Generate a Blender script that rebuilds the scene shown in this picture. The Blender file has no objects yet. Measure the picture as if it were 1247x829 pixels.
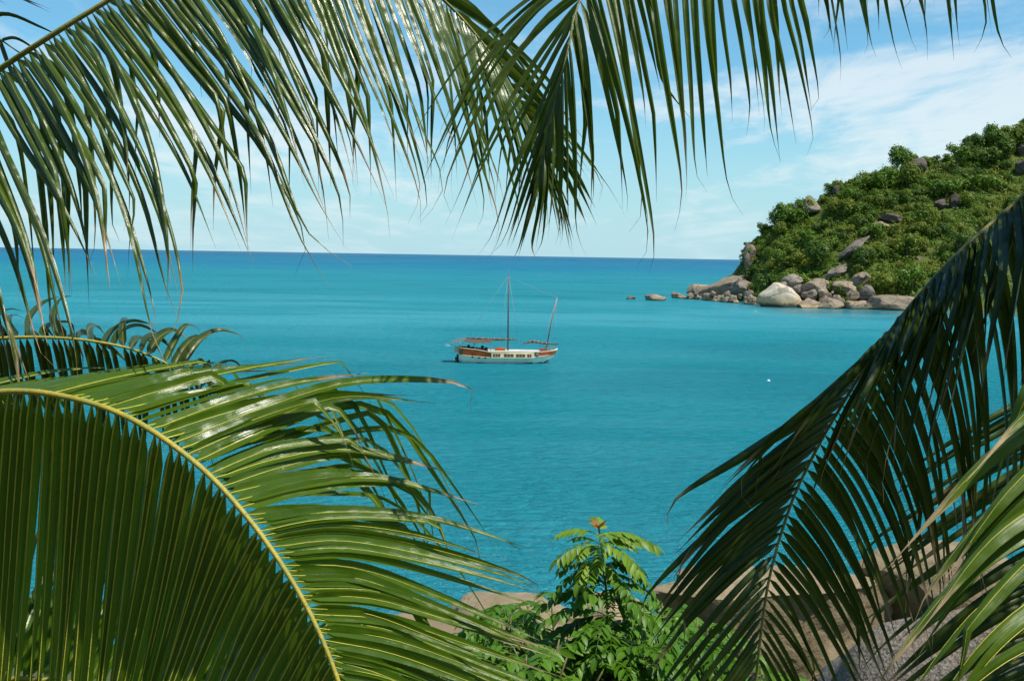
import bpy, bmesh, math, random
from mathutils import Vector, Matrix, noise, Quaternion
from bisect import bisect

sc = bpy.context.scene
COL = sc.collection
rnd = random.Random(7)
V = Vector

# ------------------------------------------------------------------ camera
FPX = 1337.0
CAMZ = 17.8
PITCH = math.atan(103.5 / FPX)
ROLL = 0.0168
FWD = V((0, math.cos(PITCH), -math.sin(PITCH)))
_u0 = V((0, math.sin(PITCH), math.cos(PITCH)))
RIGHT = V((1, 0, 0)) * math.cos(ROLL) + _u0 * math.sin(ROLL)
UP = _u0 * math.cos(ROLL) - V((1, 0, 0)) * math.sin(ROLL)
EYE = V((0, 0, CAMZ))


def P(px, py, d):
    return EYE + (FWD + RIGHT * ((px - 623.5) / FPX) - UP * ((py - 414.5) / FPX)) * d


def proj(p):
    r = p - EYE
    d = r.dot(FWD)
    return 623.5 + r.dot(RIGHT) / d * FPX, 414.5 - r.dot(UP) / d * FPX, d


cam_d = bpy.data.cameras.new('camera')
cam = bpy.data.objects.new('camera', cam_d)
COL.objects.link(cam)
cam_d.sensor_width = 36.0
cam_d.lens = FPX / 1247 * 36
cam_d.clip_start = 0.05
cam_d.clip_end = 60000
m = Matrix.Identity(4)
for i in range(3):
    m[i][0], m[i][1], m[i][2], m[i][3] = RIGHT[i], UP[i], -FWD[i], EYE[i]
cam.matrix_world = m
sc.camera = cam


# ------------------------------------------------------------------ helpers
def tag(o, label=None, cat=None, group=None, kind=None):
    if label: o['label'] = label
    if cat: o['category'] = cat
    if group: o['group'] = group
    if kind: o['kind'] = kind
    return o


def empty(name, loc=(0, 0, 0)):
    o = bpy.data.objects.new(name, None)
    o.empty_display_size = 0.2
    COL.objects.link(o)
    o.location = loc
    return o


def mesh_obj(name, verts, faces, mat, parent=None, uvs=None, smooth=True, mats=None, midx=None):
    me = bpy.data.meshes.new(name)
    me.from_pydata([tuple(v) for v in verts], [], faces)
    if uvs is not None:
        ul = me.uv_layers.new(name='UVMap')
        li = [0] * len(me.loops)
        me.loops.foreach_get('vertex_index', li)
        flat = []
        for k in li:
            flat += [uvs[k][0], uvs[k][1]]
        ul.data.foreach_set('uv', flat)
    if smooth:
        me.polygons.foreach_set('use_smooth', [True] * len(me.polygons))
    if mats:
        for mm in mats: me.materials.append(mm)
        me.polygons.foreach_set('material_index', midx)
    elif mat:
        me.materials.append(mat)
    me.update()
    o = bpy.data.objects.new(name, me)
    COL.objects.link(o)
    if parent: o.parent = parent
    return o


class MB:
    """collects shapes into one mesh"""

    def __init__(s):
        s.v = []; s.f = []

    def quad(s, a, b, c, d):
        n = len(s.v); s.v += [a, b, c, d]; s.f.append((n, n + 1, n + 2, n + 3))

    def box(s, lo, hi):
        n = len(s.v)
        for z in (lo[2], hi[2]):
            for x, y in ((lo[0], lo[1]), (hi[0], lo[1]), (hi[0], hi[1]), (lo[0], hi[1])):
                s.v.append(V((x, y, z)))
        s.f += [(n + 3, n + 2, n + 1, n), (n + 4, n + 5, n + 6, n + 7)]
        for k in range(4):
            s.f.append((n + k, n + (k + 1) % 4, n + 4 + (k + 1) % 4, n + 4 + k))

    def tube(s, pts, rads, seg=8, flat=1.0):
        pts = [V(p) for p in pts]
        if not isinstance(rads, (list, tuple)): rads = [rads] * len(pts)
        n0 = len(s.v)
        ref = None
        for i, p in enumerate(pts):
            t = (pts[min(i + 1, len(pts) - 1)] - pts[max(i - 1, 0)])
            t = t.normalized() if t.length > 1e-9 else V((0, 0, 1))
            if ref is None:
                ref = t.orthogonal().normalized() if abs(t.z) > 0.95 else t.cross(V((0, 0, 1))).normalized()
            ref = (ref - t * ref.dot(t)).normalized()
            b = t.cross(ref)
            for k in range(seg):
                a = 2 * math.pi * k / seg
                s.v.append(p + ref * (math.cos(a) * rads[i]) + b * (math.sin(a) * rads[i] * flat))
        for i in range(len(pts) - 1):
            for k in range(seg):
                a = n0 + i * seg + k; b_ = n0 + i * seg + (k + 1) % seg
                s.f.append((a, b_, b_ + seg, a + seg))
        s.f.append(tuple(n0 + k for k in reversed(range(seg))))
        e = n0 + (len(pts) - 1) * seg
        s.f.append(tuple(e + k for k in range(seg)))

    def build(s, name, mat, parent=None, smooth=True):
        return mesh_obj(name, s.v, s.f, mat, parent, smooth=smooth)


def spline(pts, n):
    """Catmull-Rom through pts, resampled to n+1 points evenly by length"""
    pts = [V(p) for p in pts]
    ext = [pts[0] * 2 - pts[1]] + pts + [pts[-1] * 2 - pts[-2]]
    dense = []
    K = 12
    for i in range(1, len(ext) - 2):
        p0, p1, p2, p3 = ext[i - 1:i + 3]
        for k in range(K):
            t = k / K
            dense.append(0.5 * ((2 * p1) + (p2 - p0) * t + (2 * p0 - 5 * p1 + 4 * p2 - p3) * t * t + (3 * p1 - p0 - 3 * p2 + p3) * t ** 3))
    dense.append(pts[-1].copy())
    L = [0]
    for a, b in zip(dense, dense[1:]): L.append(L[-1] + (b - a).length)
    out = []
    for i in range(n + 1):
        s = L[-1] * i / n
        k = min(max(bisect(L, s) - 1, 0), len(dense) - 2)
        f = (s - L[k]) / max(L[k + 1] - L[k], 1e-9)
        out.append(dense[k].lerp(dense[k + 1], min(max(f, 0), 1)))
    return out, L[-1]


# ------------------------------------------------------------------ materials
class NT:
    def __init__(s, name):
        s.m = bpy.data.materials.new(name)
        s.m.use_nodes = True
        s.t = s.m.node_tree
        s.t.nodes.clear()
        s.out = s.n('ShaderNodeOutputMaterial')

    def n(s, typ, **kw):
        nd = s.t.nodes.new(typ)
        for k, v in kw.items():
            if k.startswith('i_'):
                nd.inputs[k[2:].replace('_', ' ')].default_value = v
            else:
                setattr(nd, k, v)
        return nd

    def l(s, a, b):
        s.t.links.new(a, b)

    def math(s, op, a, b=None, clamp=False):
        nd = s.n('ShaderNodeMath', operation=op, use_clamp=clamp)
        for i, x in enumerate((a, b)):
            if x is None: continue
            if isinstance(x, (int, float)): nd.inputs[i].default_value = x
            else: s.l(x, nd.inputs[i])
        return nd.outputs[0]

    def ss(s, x, a, b, lo=0.0, hi=1.0):
        nd = s.n('ShaderNodeMapRange', interpolation_type='SMOOTHSTEP')
        s.l(x, nd.inputs[0])
        for i, v in enumerate((a, b, lo, hi)): nd.inputs[i + 1].default_value = v
        return nd.outputs[0]

    def mix(s, f, a, b, mode='MIX'):
        nd = s.n('ShaderNodeMix', data_type='RGBA', blend_type=mode)
        for sock, x in ((nd.inputs[0], f), (nd.inputs[6], a), (nd.inputs[7], b)):
            if isinstance(x, (int, float)): sock.default_value = x
            elif isinstance(x, tuple): sock.default_value = (*x[:3], 1)
            else: s.l(x, sock)
        return nd.outputs[2]

    def noise(s, vec, scale, detail=4, rough=0.55, dist=0.0):
        nd = s.n('ShaderNodeTexNoise')
        nd.inputs['Scale'].default_value = scale
        nd.inputs['Detail'].default_value = detail
        nd.inputs['Roughness'].default_value = rough
        nd.inputs['Distortion'].default_value = dist
        if vec is not None: s.l(vec, nd.inputs['Vector'])
        return nd.outputs['Fac']

    def mapping(s, vec, scale=(1, 1, 1), loc=(0, 0, 0), rot=(0, 0, 0)):
        nd = s.n('ShaderNodeMapping')
        nd.inputs['Scale'].default_value = scale
        nd.inputs['Location'].default_value = loc
        nd.inputs['Rotation'].default_value = rot
        s.l(vec, nd.inputs['Vector'])
        return nd.outputs[0]

    def bump(s, h, strength, dist, normal=None):
        nd = s.n('ShaderNodeBump')
        nd.inputs['Strength'].default_value = strength
        nd.inputs['Distance'].default_value = dist
        s.l(h, nd.inputs['Height'])
        if normal is not None: s.l(normal, nd.inputs['Normal'])
        return nd.outputs[0]

    def pbsdf(s, col, rough=0.5, spec=0.5, normal=None, metal=0.0):
        b = s.n('ShaderNodeBsdfPrincipled')
        if isinstance(col, tuple): b.inputs['Base Color'].default_value = (*col, 1)
        else: s.l(col, b.inputs['Base Color'])
        if isinstance(rough, (int, float)): b.inputs['Roughness'].default_value = rough
        else: s.l(rough, b.inputs['Roughness'])
        b.inputs['Specular IOR Level'].default_value = spec
        b.inputs['Metallic'].default_value = metal
        if normal is not None: s.l(normal, b.inputs['Normal'])
        return b.outputs[0]

    def done(s, shader):
        s.l(shader, s.out.inputs['Surface'])
        return s.m


def leaflet_mat(name, ca, cb, vein, dry_from=0.86, dry_amt=1.0, trans=0.25, tcol=(0.16, 0.24, 0.02), rough=0.32, vein_w=0.035, blotch=0.55, spec=0.5, drycol=(0.30, 0.21, 0.12)):
    t = NT(name)
    uv = t.n('ShaderNodeUVMap').outputs[0]
    sep = t.n('ShaderNodeSeparateXYZ'); t.l(uv, sep.inputs[0])
    u, v = sep.outputs[0], sep.outputs[1]
    oi = t.n('ShaderNodeObjectInfo').outputs['Random']
    geo = t.n('ShaderNodeNewGeometry')
    pos = geo.outputs['Position']
    # pigment varies from leaflet to leaflet and in patches along each blade
    n1 = t.noise(pos, 7.0, 3)
    f = t.math('ADD', t.math('MULTIPLY', oi, 0.6), t.math('MULTIPLY', n1, 0.5), clamp=True)
    col = t.mix(f, ca, cb)
    # lengthwise veins
    comb = t.n('ShaderNodeCombineXYZ')
    t.l(t.math('MULTIPLY', u, 26.0), comb.inputs[0]); t.l(t.math('MULTIPLY', v, 2.0), comb.inputs[1]); t.l(t.math('MULTIPLY', oi, 30.0), comb.inputs[2])
    fine = t.noise(comb.outputs[0], 1.0, 2)
    col = t.mix(t.ss(fine, 0.35, 0.7, 0.0, 0.35), col, cb)
    au = t.math('ABSOLUTE', t.math('SUBTRACT', u, 0.5))
    vf = t.ss(au, vein_w * 0.5, vein_w, 1.0, 0.0)
    vf = t.math('MULTIPLY', vf, t.ss(v, 0.55, 0.95, 1.0, 0.2))
    col = t.mix(vf, col, vein)
    # withered tips and torn, bleached patches
    c2 = t.n('ShaderNodeCombineXYZ')
    t.l(t.math('MULTIPLY', u, 3.0), c2.inputs[0]); t.l(t.math('MULTIPLY', v, 5.0), c2.inputs[1]); t.l(t.math('MULTIPLY', oi, 57.0), c2.inputs[2])
    nb = t.noise(c2.outputs[0], 1.6, 4, 0.65)
    lim = t.math('ADD', v, t.math('MULTIPLY', t.math('SUBTRACT', nb, 0.5), 0.35))
    lim = t.math('ADD', lim, t.math('MULTIPLY', t.math('SUBTRACT', oi, 0.5), 0.22))
    dry = t.ss(lim, dry_from, dry_from + 0.09, 0.0, dry_amt)
    col = t.mix(dry, col, drycol)
    blt = t.ss(nb, 0.66, 0.70, 0.0, blotch)
    col = t.mix(blt, col, (0.26, 0.20, 0.08))
    bmp = t.bump(fine, 0.25, 0.004)
    bmp = t.bump(t.noise(pos, 42.0, 2), 0.12, 0.008, bmp)
    bmp = t.bump(t.noise(pos, 11.0, 1), 0.5, 0.03, bmp)
    rn = t.math('ADD', t.math('MULTIPLY', n1, 0.22), rough - 0.08)
    p = t.pbsdf(col, rn, spec, bmp)
    tr = t.n('ShaderNodeBsdfTranslucent')
    t.l(t.mix(dry, t.mix(0.5, col, tcol), (0.2, 0.12, 0.05)), tr.inputs[0])
    mx = t.n('ShaderNodeMixShader'); mx.inputs[0].default_value = trans
    t.l(p, mx.inputs[1]); t.l(tr.outputs[0], mx.inputs[2])
    return t.done(mx.outputs[0])


def stem_mat(name, ca, cb, rough=0.45):
    t = NT(name)
    pos = t.n('ShaderNodeNewGeometry').outputs['Position']
    n = t.noise(pos, 14, 4, 0.65)
    n2 = t.noise(pos, 90, 4, 0.7)
    col = t.mix(t.ss(n, 0.35, 0.65), ca, cb)
    col = t.mix(t.ss(n2, 0.58, 0.70, 0, 0.6), col, tuple(c * 0.35 for c in cb))
    return t.done(t.pbsdf(col, rough, 0.4, t.bump(n2, 0.5, 0.006)))


def plain_mat(name, col, rough=0.5, var=0.25, scale=3.0, spec=0.4, metal=0.0):
    t = NT(name)
    co = t.n('ShaderNodeTexCoord').outputs['Object']
    n = t.noise(co, scale, 5, 0.6)
    dark = tuple(c * (1 - var) for c in col)
    lite = tuple(min(1, c * (1 + var * 0.6)) for c in col)
    c = t.mix(t.ss(n, 0.3, 0.7), dark, lite)
    return t.done(t.pbsdf(c, rough, spec, t.bump(n, 0.15, 0.02), metal))


def rock_mat(name, c1, c2, c3, scale=1.0, tide=None, bumpd=0.25, fine=8.0, cracks=0.6):
    t = NT(name)
    geo = t.n('ShaderNodeNewGeometry')
    pos = geo.outputs['Position']
    n1 = t.noise(pos, 0.22 * scale, 5, 0.6)
    n2 = t.noise(pos, 1.3 * scale, 5, 0.65)
    n3 = t.noise(pos, fine * scale, 3, 0.6)
    col = t.mix(t.ss(n1, 0.36, 0.62), c1, c2)
    oi = t.n('ShaderNodeObjectInfo').outputs['Random']
    col = t.mix(t.math('MULTIPLY', oi, 0.7), col, c3)
    col = t.mix(t.ss(n2, 0.52, 0.72, 0.0, 0.55), col, c3)
    # joints and cracks
    wv = t.n('ShaderNodeVectorMath', operation='ADD')
    nz = t.n('ShaderNodeTexNoise'); nz.inputs['Scale'].default_value = 0.9 * scale; t.l(pos, nz.inputs['Vector'])
    t.l(pos, wv.inputs[0]); t.l(nz.outputs['Color'], wv.inputs[1])
    vo = t.n('ShaderNodeTexVoronoi', feature='DISTANCE_TO_EDGE'); vo.inputs['Scale'].default_value = 0.3 * scale
    t.l(t.mapping(wv.outputs[0], (0.6, 0.6, 1.3)), vo.inputs['Vector'])
    crack = t.ss(vo.outputs['Distance'], 0.008, 0.045, 1.0, 0.0)
    col = t.mix(t.math('MULTIPLY', crack, cracks), col, tuple(c * 0.25 for c in c1))
    # vertical run-off streaks and lichen specks
    st = t.noise(t.mapping(pos, (1.6 * scale, 1.6 * scale, 0.16 * scale)), 1.0, 4, 0.6)
    col = t.mix(t.ss(st, 0.55, 0.72, 0.0, 0.55), col, tuple(c * 0.35 for c in c1))
    col = t.mix(t.ss(n3, 0.58, 0.7, 0.0, 0.4), col, tuple(c * 0.5 for c in c2))
    if tide is not None:
        sp = t.n('ShaderNodeSeparateXYZ'); t.l(pos, sp.inputs[0])
        z = t.math('ADD', sp.outputs[2], t.math('MULTIPLY', t.math('SUBTRACT', n2, 0.5), tide * 1.2))
        col = t.mix(t.ss(z, tide * 0.9, tide * 1.5, 0.75, 0.0), col, (0.36, 0.25, 0.13))
        col = t.mix(t.ss(z, tide * 0.25, tide * 0.5, 0.85, 0.0), col, (0.07, 0.06, 0.04))
    b = t.bump(n2, 0.6, bumpd)
    b = t.bump(n3, 0.5, bumpd * 0.25, b)
    b = t.bump(t.math('SUBTRACT', 1.0, crack), cracks, bumpd, b)
    return t.done(t.pbsdf(col, 0.85, 0.25, b))


M = {}
# greens of the fronds
M['frond_up'] = leaflet_mat('frond_green_arch', (0.020, 0.046, 0.003), (0.058, 0.098, 0.006), (0.20, 0.20, 0.04), trans=0.20, rough=0.24, spec=0.5)
M['frond_top'] = leaflet_mat('frond_green_hanging', (0.034, 0.066, 0.008), (0.080, 0.120, 0.014), (0.13, 0.15, 0.03), trans=0.44, tcol=(0.20, 0.30, 0.02), rough=0.36, dry_from=0.84)
M['frond_mid'] = leaflet_mat('frond_green_small', (0.016, 0.036, 0.004), (0.050, 0.080, 0.010), (0.22, 0.21, 0.04), trans=0.20, rough=0.32)
M['frond_big'] = leaflet_mat('frond_green_glossy', (0.042, 0.100, 0.004), (0.088, 0.160, 0.008), (0.30, 0.28, 0.03), tcol=(0.24, 0.34, 0.02), trans=0.46, rough=0.23, spec=0.6, dry_from=0.86)
M['frond_dark'] = leaflet_mat('frond_green_dark', (0.016, 0.038, 0.003), (0.046, 0.076, 0.007), (0.09, 0.10, 0.02), spec=0.35, trans=0.10, rough=0.34, dry_from=0.8)  # green darkened to deepen the shade on the right-hand fronds
M['frond_near'] = leaflet_mat('frond_green_pale', (0.036, 0.085, 0.004), (0.105, 0.165, 0.012), (0.30, 0.28, 0.06), spec=0.38, trans=0.28, rough=0.34, dry_from=0.8, drycol=(0.48, 0.34, 0.2))
M['rachis_y'] = stem_mat('midrib_yellow', (0.38, 0.30, 0.04), (0.25, 0.24, 0.035))
M['rachis_g'] = stem_mat('midrib_green', (0.16, 0.17, 0.035), (0.26, 0.22, 0.06))
M['rachis_b'] = stem_mat('midrib_brown', (0.13, 0.12, 0.035), (0.20, 0.16, 0.06))
M['vein_y'] = stem_mat('vein_yellow', (0.52, 0.48, 0.07), (0.40, 0.39, 0.05))


# ------------------------------------------------------------------ palm fronds
def width_profile(v, tail):
    a = min(1.0, (v / 0.07)) ** 0.6 * 0.72 + min(1.0, v / 0.35) * 0.28
    b = (1 - v) ** 0.62 if v < 1 else 0
    w = a * b * 1.12
    if v > tail:
        k = (v - tail) / (1 - tail)
        w = w * (1 - k) ** 0.9
    return max(w, 0.018)


def leaflet(parent, pts, width, fold, wref, roll, mat, r, vein_mat=None, n=15, tail=0.8, vein_r=0.0034):
    cl, L = spline(pts, n)
    verts = []; faces = []; uvs = []
    w = None
    ribs = []
    waver = r.uniform(0, 6)
    for i, p in enumerate(cl):
        t = (cl[min(i + 1, n)] - cl[max(i - 1, 0)]).normalized()
        if w is None:
            w = (wref - t * wref.dot(t))
            w = w.normalized() if w.length > 1e-4 else t.orthogonal().normalized()
            w = Quaternion(t, roll) @ w
        w = (w - t * w.dot(t)).normalized()
        nrm = t.cross(w)
        v = i / n
        hw = width * 0.5 * width_profile(v, tail)
        tw = 0.18 * math.sin(v * 5 + waver) * v
        ww = Quaternion(t, tw) @ w
        nn = Quaternion(t, tw) @ nrm
        fo = fold * (1.25 - 0.5 * v)
        for k, (a, h) in enumerate(((-1, 0), (-0.5, 0.62), (0, 1), (0.5, 0.62), (1, 0))):
            verts.append(p + ww * (a * hw) + nn * ((h - 0.5) * hw * fo * 2))
            uvs.append((0.5 + a * 0.5, v))
        ribs.append((p + nn * (0.5 * hw * fo * 2), nn, ww))
        if i:
            b = (i - 1) * 5
            for k in range(4):
                faces.append((b + k, b + k + 1, b + k + 6, b + k + 5))
    o = mesh_obj('leaflet', verts, faces, mat, parent, uvs)
    if vein_mat:
        vv = []; vf = []
        m_ = n - 2
        for i in range(m_ + 1):
            p, nn, ww = ribs[i]
            rr = vein_r * (1 - 0.6 * i / m_)
            k = len(vv)
            vv += [p + ww * rr, p + nn * rr * 0.9, p - ww * rr, p - nn * rr * 1.6]
            if i:
                b = k - 4
                for q in range(4):
                    vf.append((b + q, b + (q + 1) % 4, b + 4 + (q + 1) % 4, b + 4 + q))
        mesh_obj('midvein', vv, vf, vein_mat, o)
    return o


def merge_rest(root, objs):
    v = []; f = []; uv = []; mi = []; mats = []
    for o in objs:
        for q in [o] + list(o.children):
            me = q.data
            mt = me.materials[0]
            if mt not in mats: mats.append(mt)
            k = len(v)
            v += [x.co.copy() for x in me.vertices]
            u = [(0.5, 0.5)] * len(me.vertices)
            if me.uv_layers:
                for lp in me.loops: u[lp.vertex_index] = tuple(me.uv_layers[0].data[lp.index].uv)
            uv += u
            for p in me.polygons:
                f.append(tuple(k + a for a in p.vertices)); mi.append(mats.index(mt))
        for q in list(o.children): bpy.data.objects.remove(q)
        bpy.data.objects.remove(o)
    tag(mesh_obj('small_leaflets', v, f, None, root, uv, mats=mats, midx=mi), kind='stuff')


def frond(label, rach, r0, r1, sides, mat, rmat, seed, vein=None, cat='palm frond', group='palm fronds framing the bay', fold=0.45):
    """rach: (px,py,depth) points; sides: dicts with guides that leaflets are blended between"""
    r = random.Random(seed)
    base = P(*rach[0])
    root = empty('palm_frond', base)
    tag(root, label, cat, group)
    pts = [P(*q) - base for q in rach]
    N = 90
    cl, L = spline(pts, N)
    mb = MB()
    mb.tube(cl, [r0 + (r1 - r0) * (i / N) ** 0.9 for i in range(N + 1)], 8, 0.8)
    mb.build('midrib', rmat, root)
    clp = [proj(c + base)[:2] for c in cl]

    def t_of(px, py):
        return min(range(N + 1), key=lambda i: (clp[i][0] - px) ** 2 + (clp[i][1] - py) ** 2) / N

    def at(t):
        x = t * N
        i = min(int(x), N - 1)
        return cl[i].lerp(cl[i + 1], x - i)

    made = []
    for s in sides:
        G = []
        for g in s['g']:
            t = t_of(*g[0])
            b = at(t)
            G.append((t, [P(*q) - base - b for q in g[1:]]))
        G.sort(key=lambda q: q[0])
        n = s['n']
        t0, t1 = s.get('t', (G[0][0], G[-1][0]))
        jit = s.get('jit', 0.03)
        for i in range(n):
            t = t0 + (t1 - t0) * (i + 0.5 + r.uniform(-0.22, 0.22)) / n
            if r.random() < s.get('miss', 0.03): continue
            k = 0
            while k < len(G) - 2 and t > G[k + 1][0]: k += 1
            f = (t - G[k][0]) / max(G[k + 1][0] - G[k][0], 1e-6)
            f = min(max(f, -0.3), 1.3)
            b = at(t)
            tang = (at(min(t + 0.02, 1)) - at(max(t - 0.02, 0))).normalized()
            offs = [x.lerp(y, f) for x, y in zip(G[k][1], G[k + 1][1])]
            ln = offs[-1].length
            sc_ = (1 + r.gauss(0, s.get('lenj', 0.05))) * (r.uniform(0.55, 0.8) if r.random() < s.get('short', 0.05) else 1)
            pl = [b]
            dv = V((r.gauss(0, 1), r.gauss(0, 1), r.gauss(0, 1))) * jit * ln
            for q, o_ in enumerate(offs):
                pl.append(b + o_ * sc_ + dv * ((q + 1) / len(offs)) ** 1.3)
            # some blades have snapped: the outer piece hangs straight down
            if r.random() < s.get('kink', 0.0):
                kp = r.uniform(0.5, 0.78)
                c2, l2 = spline(pl, 10)
                ki = int(kp * 10)
                rest = l2 * (1 - kp) * r.uniform(0.8, 1.1)
                d0 = (c2[ki] - c2[ki - 1]).normalized()
                down = V((s.get('kx', 0.0) * r.uniform(0.3, 1.2), 0, -1)) + d0 * r.uniform(0.05, 0.55) + V((r.gauss(0, .1), r.gauss(0, .1), 0))
                down.normalize()
                pl = [c2[0], c2[ki // 3], c2[2 * ki // 3], c2[ki], c2[ki] + (d0 * 0.35 + down * 0.65) * rest * 0.14, c2[ki] + down * rest * 0.55, c2[ki] + (down + V((0, 0, -0.3))).normalized() * rest]
            elif r.random() < s.get('curl', 0.25):
                e = pl[-1]
                d0 = (pl[-1] - pl[-2]).normalized()
                pl.append(e + (d0 * 0.5 + V((r.gauss(0, .4), r.gauss(0, .3), -0.7))).normalized() * ln * r.uniform(0.08, 0.2))
            w = (s['w'] if not isinstance(s['w'], tuple) else s['w'][0] + (s['w'][1] - s['w'][0]) * (t - t0) / (t1 - t0)) * (1 + r.gauss(0, 0.08)) * (s.get('wend', 0.75) if t > 0.9 else 1.0)
            lf = leaflet(root, pl, w, s.get('fold', fold), tang * s.get('wsign', 1), s.get('roll', 0.0) + r.gauss(0, s.get('rollj', 0.15)), mat, r,
                    vein if s.get('vein') else None, vein_r=s.get('vr', 0.0034), tail=r.uniform(0.62, 0.85))
            pp = [proj(q + base) for q in pl]
            made.append((sum(1 for a, b_, d_ in pp if -20 < a < 1267 and -20 < b_ < 849) * w / pp[0][2], len(made), lf))
    if len(made) > 100:
        made.sort(key=lambda q: (-q[0], q[1]))
        merge_rest(root, [q[2] for q in made[100:]])
    return root


# --- great arching frond, upper left
frond('long palm frond arching from the left edge over the top, glossy leaflets hanging down',
      [(-300, 290, 4.3), (-150, 178, 4.1), (-60, 125, 4.0), (0, 84, 3.95), (60, 45, 3.9), (120, 8, 3.9), (190, -32, 3.9), (300, -72, 4.0), (400, -75, 4.1), (480, -45, 4.2), (545, 5, 4.3), (600, 70, 4.35), (640, 140, 4.4), (672, 205, 4.45), (692, 250, 4.5)],
      0.017, 0.004,
      [dict(n=140, w=0.031, kink=0.34, jit=0.04, rollj=0.3, roll=-0.42, fold=0.42, curl=0.5, g=[
          ((-150, 178), (-130, 260, 3.95), (-95, 360, 3.82), (-75, 470, 3.75)),
          ((-60, 125), (-25, 200, 3.88), (25, 300, 3.75), (60, 400, 3.66)),
          ((0, 84), (45, 170, 3.83), (95, 275, 3.7), (130, 385, 3.62)),
          ((40, 57), (95, 145, 3.8), (145, 250, 3.68), (180, 375, 3.6)),
          ((83, 32), (141, 105, 3.8), (195, 215, 3.68), (222, 330, 3.6)),
          ((119, 10), (181, 98, 3.8), (240, 195, 3.68), (290, 310, 3.6)),
          ((174, -22), (260, 100, 3.8), (318, 180, 3.68), (362, 280, 3.6)),
          ((230, -48), (300, 60, 3.8), (345, 145, 3.7), (392, 255, 3.62)),
          ((300, -72), (355, 40, 3.85), (405, 145, 3.75), (440, 245, 3.7)),
          ((400, -75), (440, 50, 4.0), (475, 150, 3.95), (500, 238, 3.95)),
          ((480, -45), (520, 60, 4.1), (545, 150, 4.1), (565, 232, 4.1)),
          ((545, 5), (563, 80, 4.25), (583, 160, 4.25), (602, 230, 4.25)),
          ((600, 70), (622, 130, 4.3), (640, 190, 4.3), (655, 265, 4.3)),
          ((672, 205), (685, 235, 4.4), (690, 260, 4.4), (696, 290, 4.4))]),
       dict(n=46, w=0.036, kink=0.25, jit=0.04, rollj=0.4, roll=0.3, fold=0.5, curl=0.4, g=[
          ((-150, 178), (-110, 230, 4.4), (-85, 330, 4.5), (-80, 440, 4.5)),
          ((-60, 125), (-15, 170, 4.35), (0, 270, 4.45), (5, 380, 4.45)),
          ((0, 84), (45, 120, 4.3), (60, 230, 4.4), (64, 340, 4.4)),
          ((60, 45), (105, 85, 4.3), (120, 180, 4.4), (125, 280, 4.4)),
          ((120, 8), (152, 50, 4.3), (162, 130, 4.4), (163, 225, 4.4)),
          ((190, -32), (250, -20, 4.4), (290, 30, 4.5), (300, 90, 4.5)),
          ((300, -72), (380, -60, 4.6), (430, -10, 4.7), (460, 60, 4.7)),
          ((400, -75), (490, -40, 4.7), (560, 30, 4.8), (620, 120, 4.8)),
          ((480, -45), (570, 0, 4.6), (640, 75, 4.7), (705, 170, 4.7)),
          ((545, 5), (610, 55, 4.5), (665, 120, 4.6), (730, 195, 4.6)),
          ((600, 70), (645, 110, 4.5), (680, 160, 4.5), (715, 220, 4.5)),
          ((672, 205), (690, 225, 4.5), (700, 250, 4.5), (712, 285, 4.5))])],
      M['frond_up'], M['rachis_g'], 11)

# --- frond above the top edge, hanging leaflets
frond('palm frond hanging in from above the middle, thin leaflets fanning around its drooping tip',
      [(2100, -330, 4.4), (1800, -360, 4.0), (1500, -330, 3.6), (1300, -255, 3.5), (1150, -190, 3.4), (1000, -130, 3.3), (850, -92, 3.2), (765, -62, 3.15), (707, 0, 3.1), (692, 60, 3.05), (675, 130, 3.05), (655, 220, 3.05), (642, 270, 3.05)],
      0.014, 0.003,
      [dict(n=84, w=0.024, kink=0.22, jit=0.035, rollj=0.45, roll=0.1, lenj=0.09, fold=0.4, curl=0.7, g=[
          ((655, 220), (655, 250, 3.0), (650, 270, 3.0), (642, 300, 3.0)),
          ((690, 65), (688, 130, 3.0), (688, 200, 3.0), (684, 285, 3.0)),
          ((700, 25), (708, 90, 3.05), (716, 170, 3.05), (722, 268, 3.05)),
          ((720, -20), (738, 60, 3.0), (757, 150, 3.0), (776, 262, 3.0)),
          ((780, -68), (790, 30, 3.1), (806, 120, 3.1), (822, 222, 3.1)),
          ((850, -92), (852, 10, 3.15), (862, 90, 3.15), (874, 185, 3.15)),
          ((900, -105), (905, 0, 3.15), (918, 70, 3.15), (930, 152, 3.15)),
          ((1000, -130), (995, -50, 3.2), (1008, 10, 3.2), (1022, 90, 3.2)),
          ((1100, -165), (1085, -90, 3.3), (1092, -30, 3.3), (1105, 32, 3.3)),
          ((1200, -210), (1185, -130, 3.4), (1188, -60, 3.4), (1195, 14, 3.4)),
          ((1300, -255), (1285, -180, 3.4), (1288, -110, 3.4), (1295, -40, 3.4))]),
       dict(n=25, w=0.024, kink=0.12, jit=0.04, rollj=0.3, roll=-0.2, fold=0.45, curl=0.5, g=[
          ((655, 220), (650, 245, 3.1), (642, 275, 3.1), (634, 305, 3.1)),
          ((675, 130), (655, 190, 3.1), (640, 240, 3.1), (622, 300, 3.1)),
          ((692, 60), (662, 130, 3.1), (630, 200, 3.1), (598, 285, 3.1)),
          ((707, 0), (655, 85, 3.15), (608, 170, 3.15), (570, 272, 3.15)),
          ((735, -40), (655, 15, 3.2), (590, 105, 3.2), (545, 215, 3.2)),
          ((790, -72), (690, -30, 3.3), (590, 50, 3.3), (520, 160, 3.3))])],
      M['frond_top'], M['rachis_g'], 23)

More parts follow.
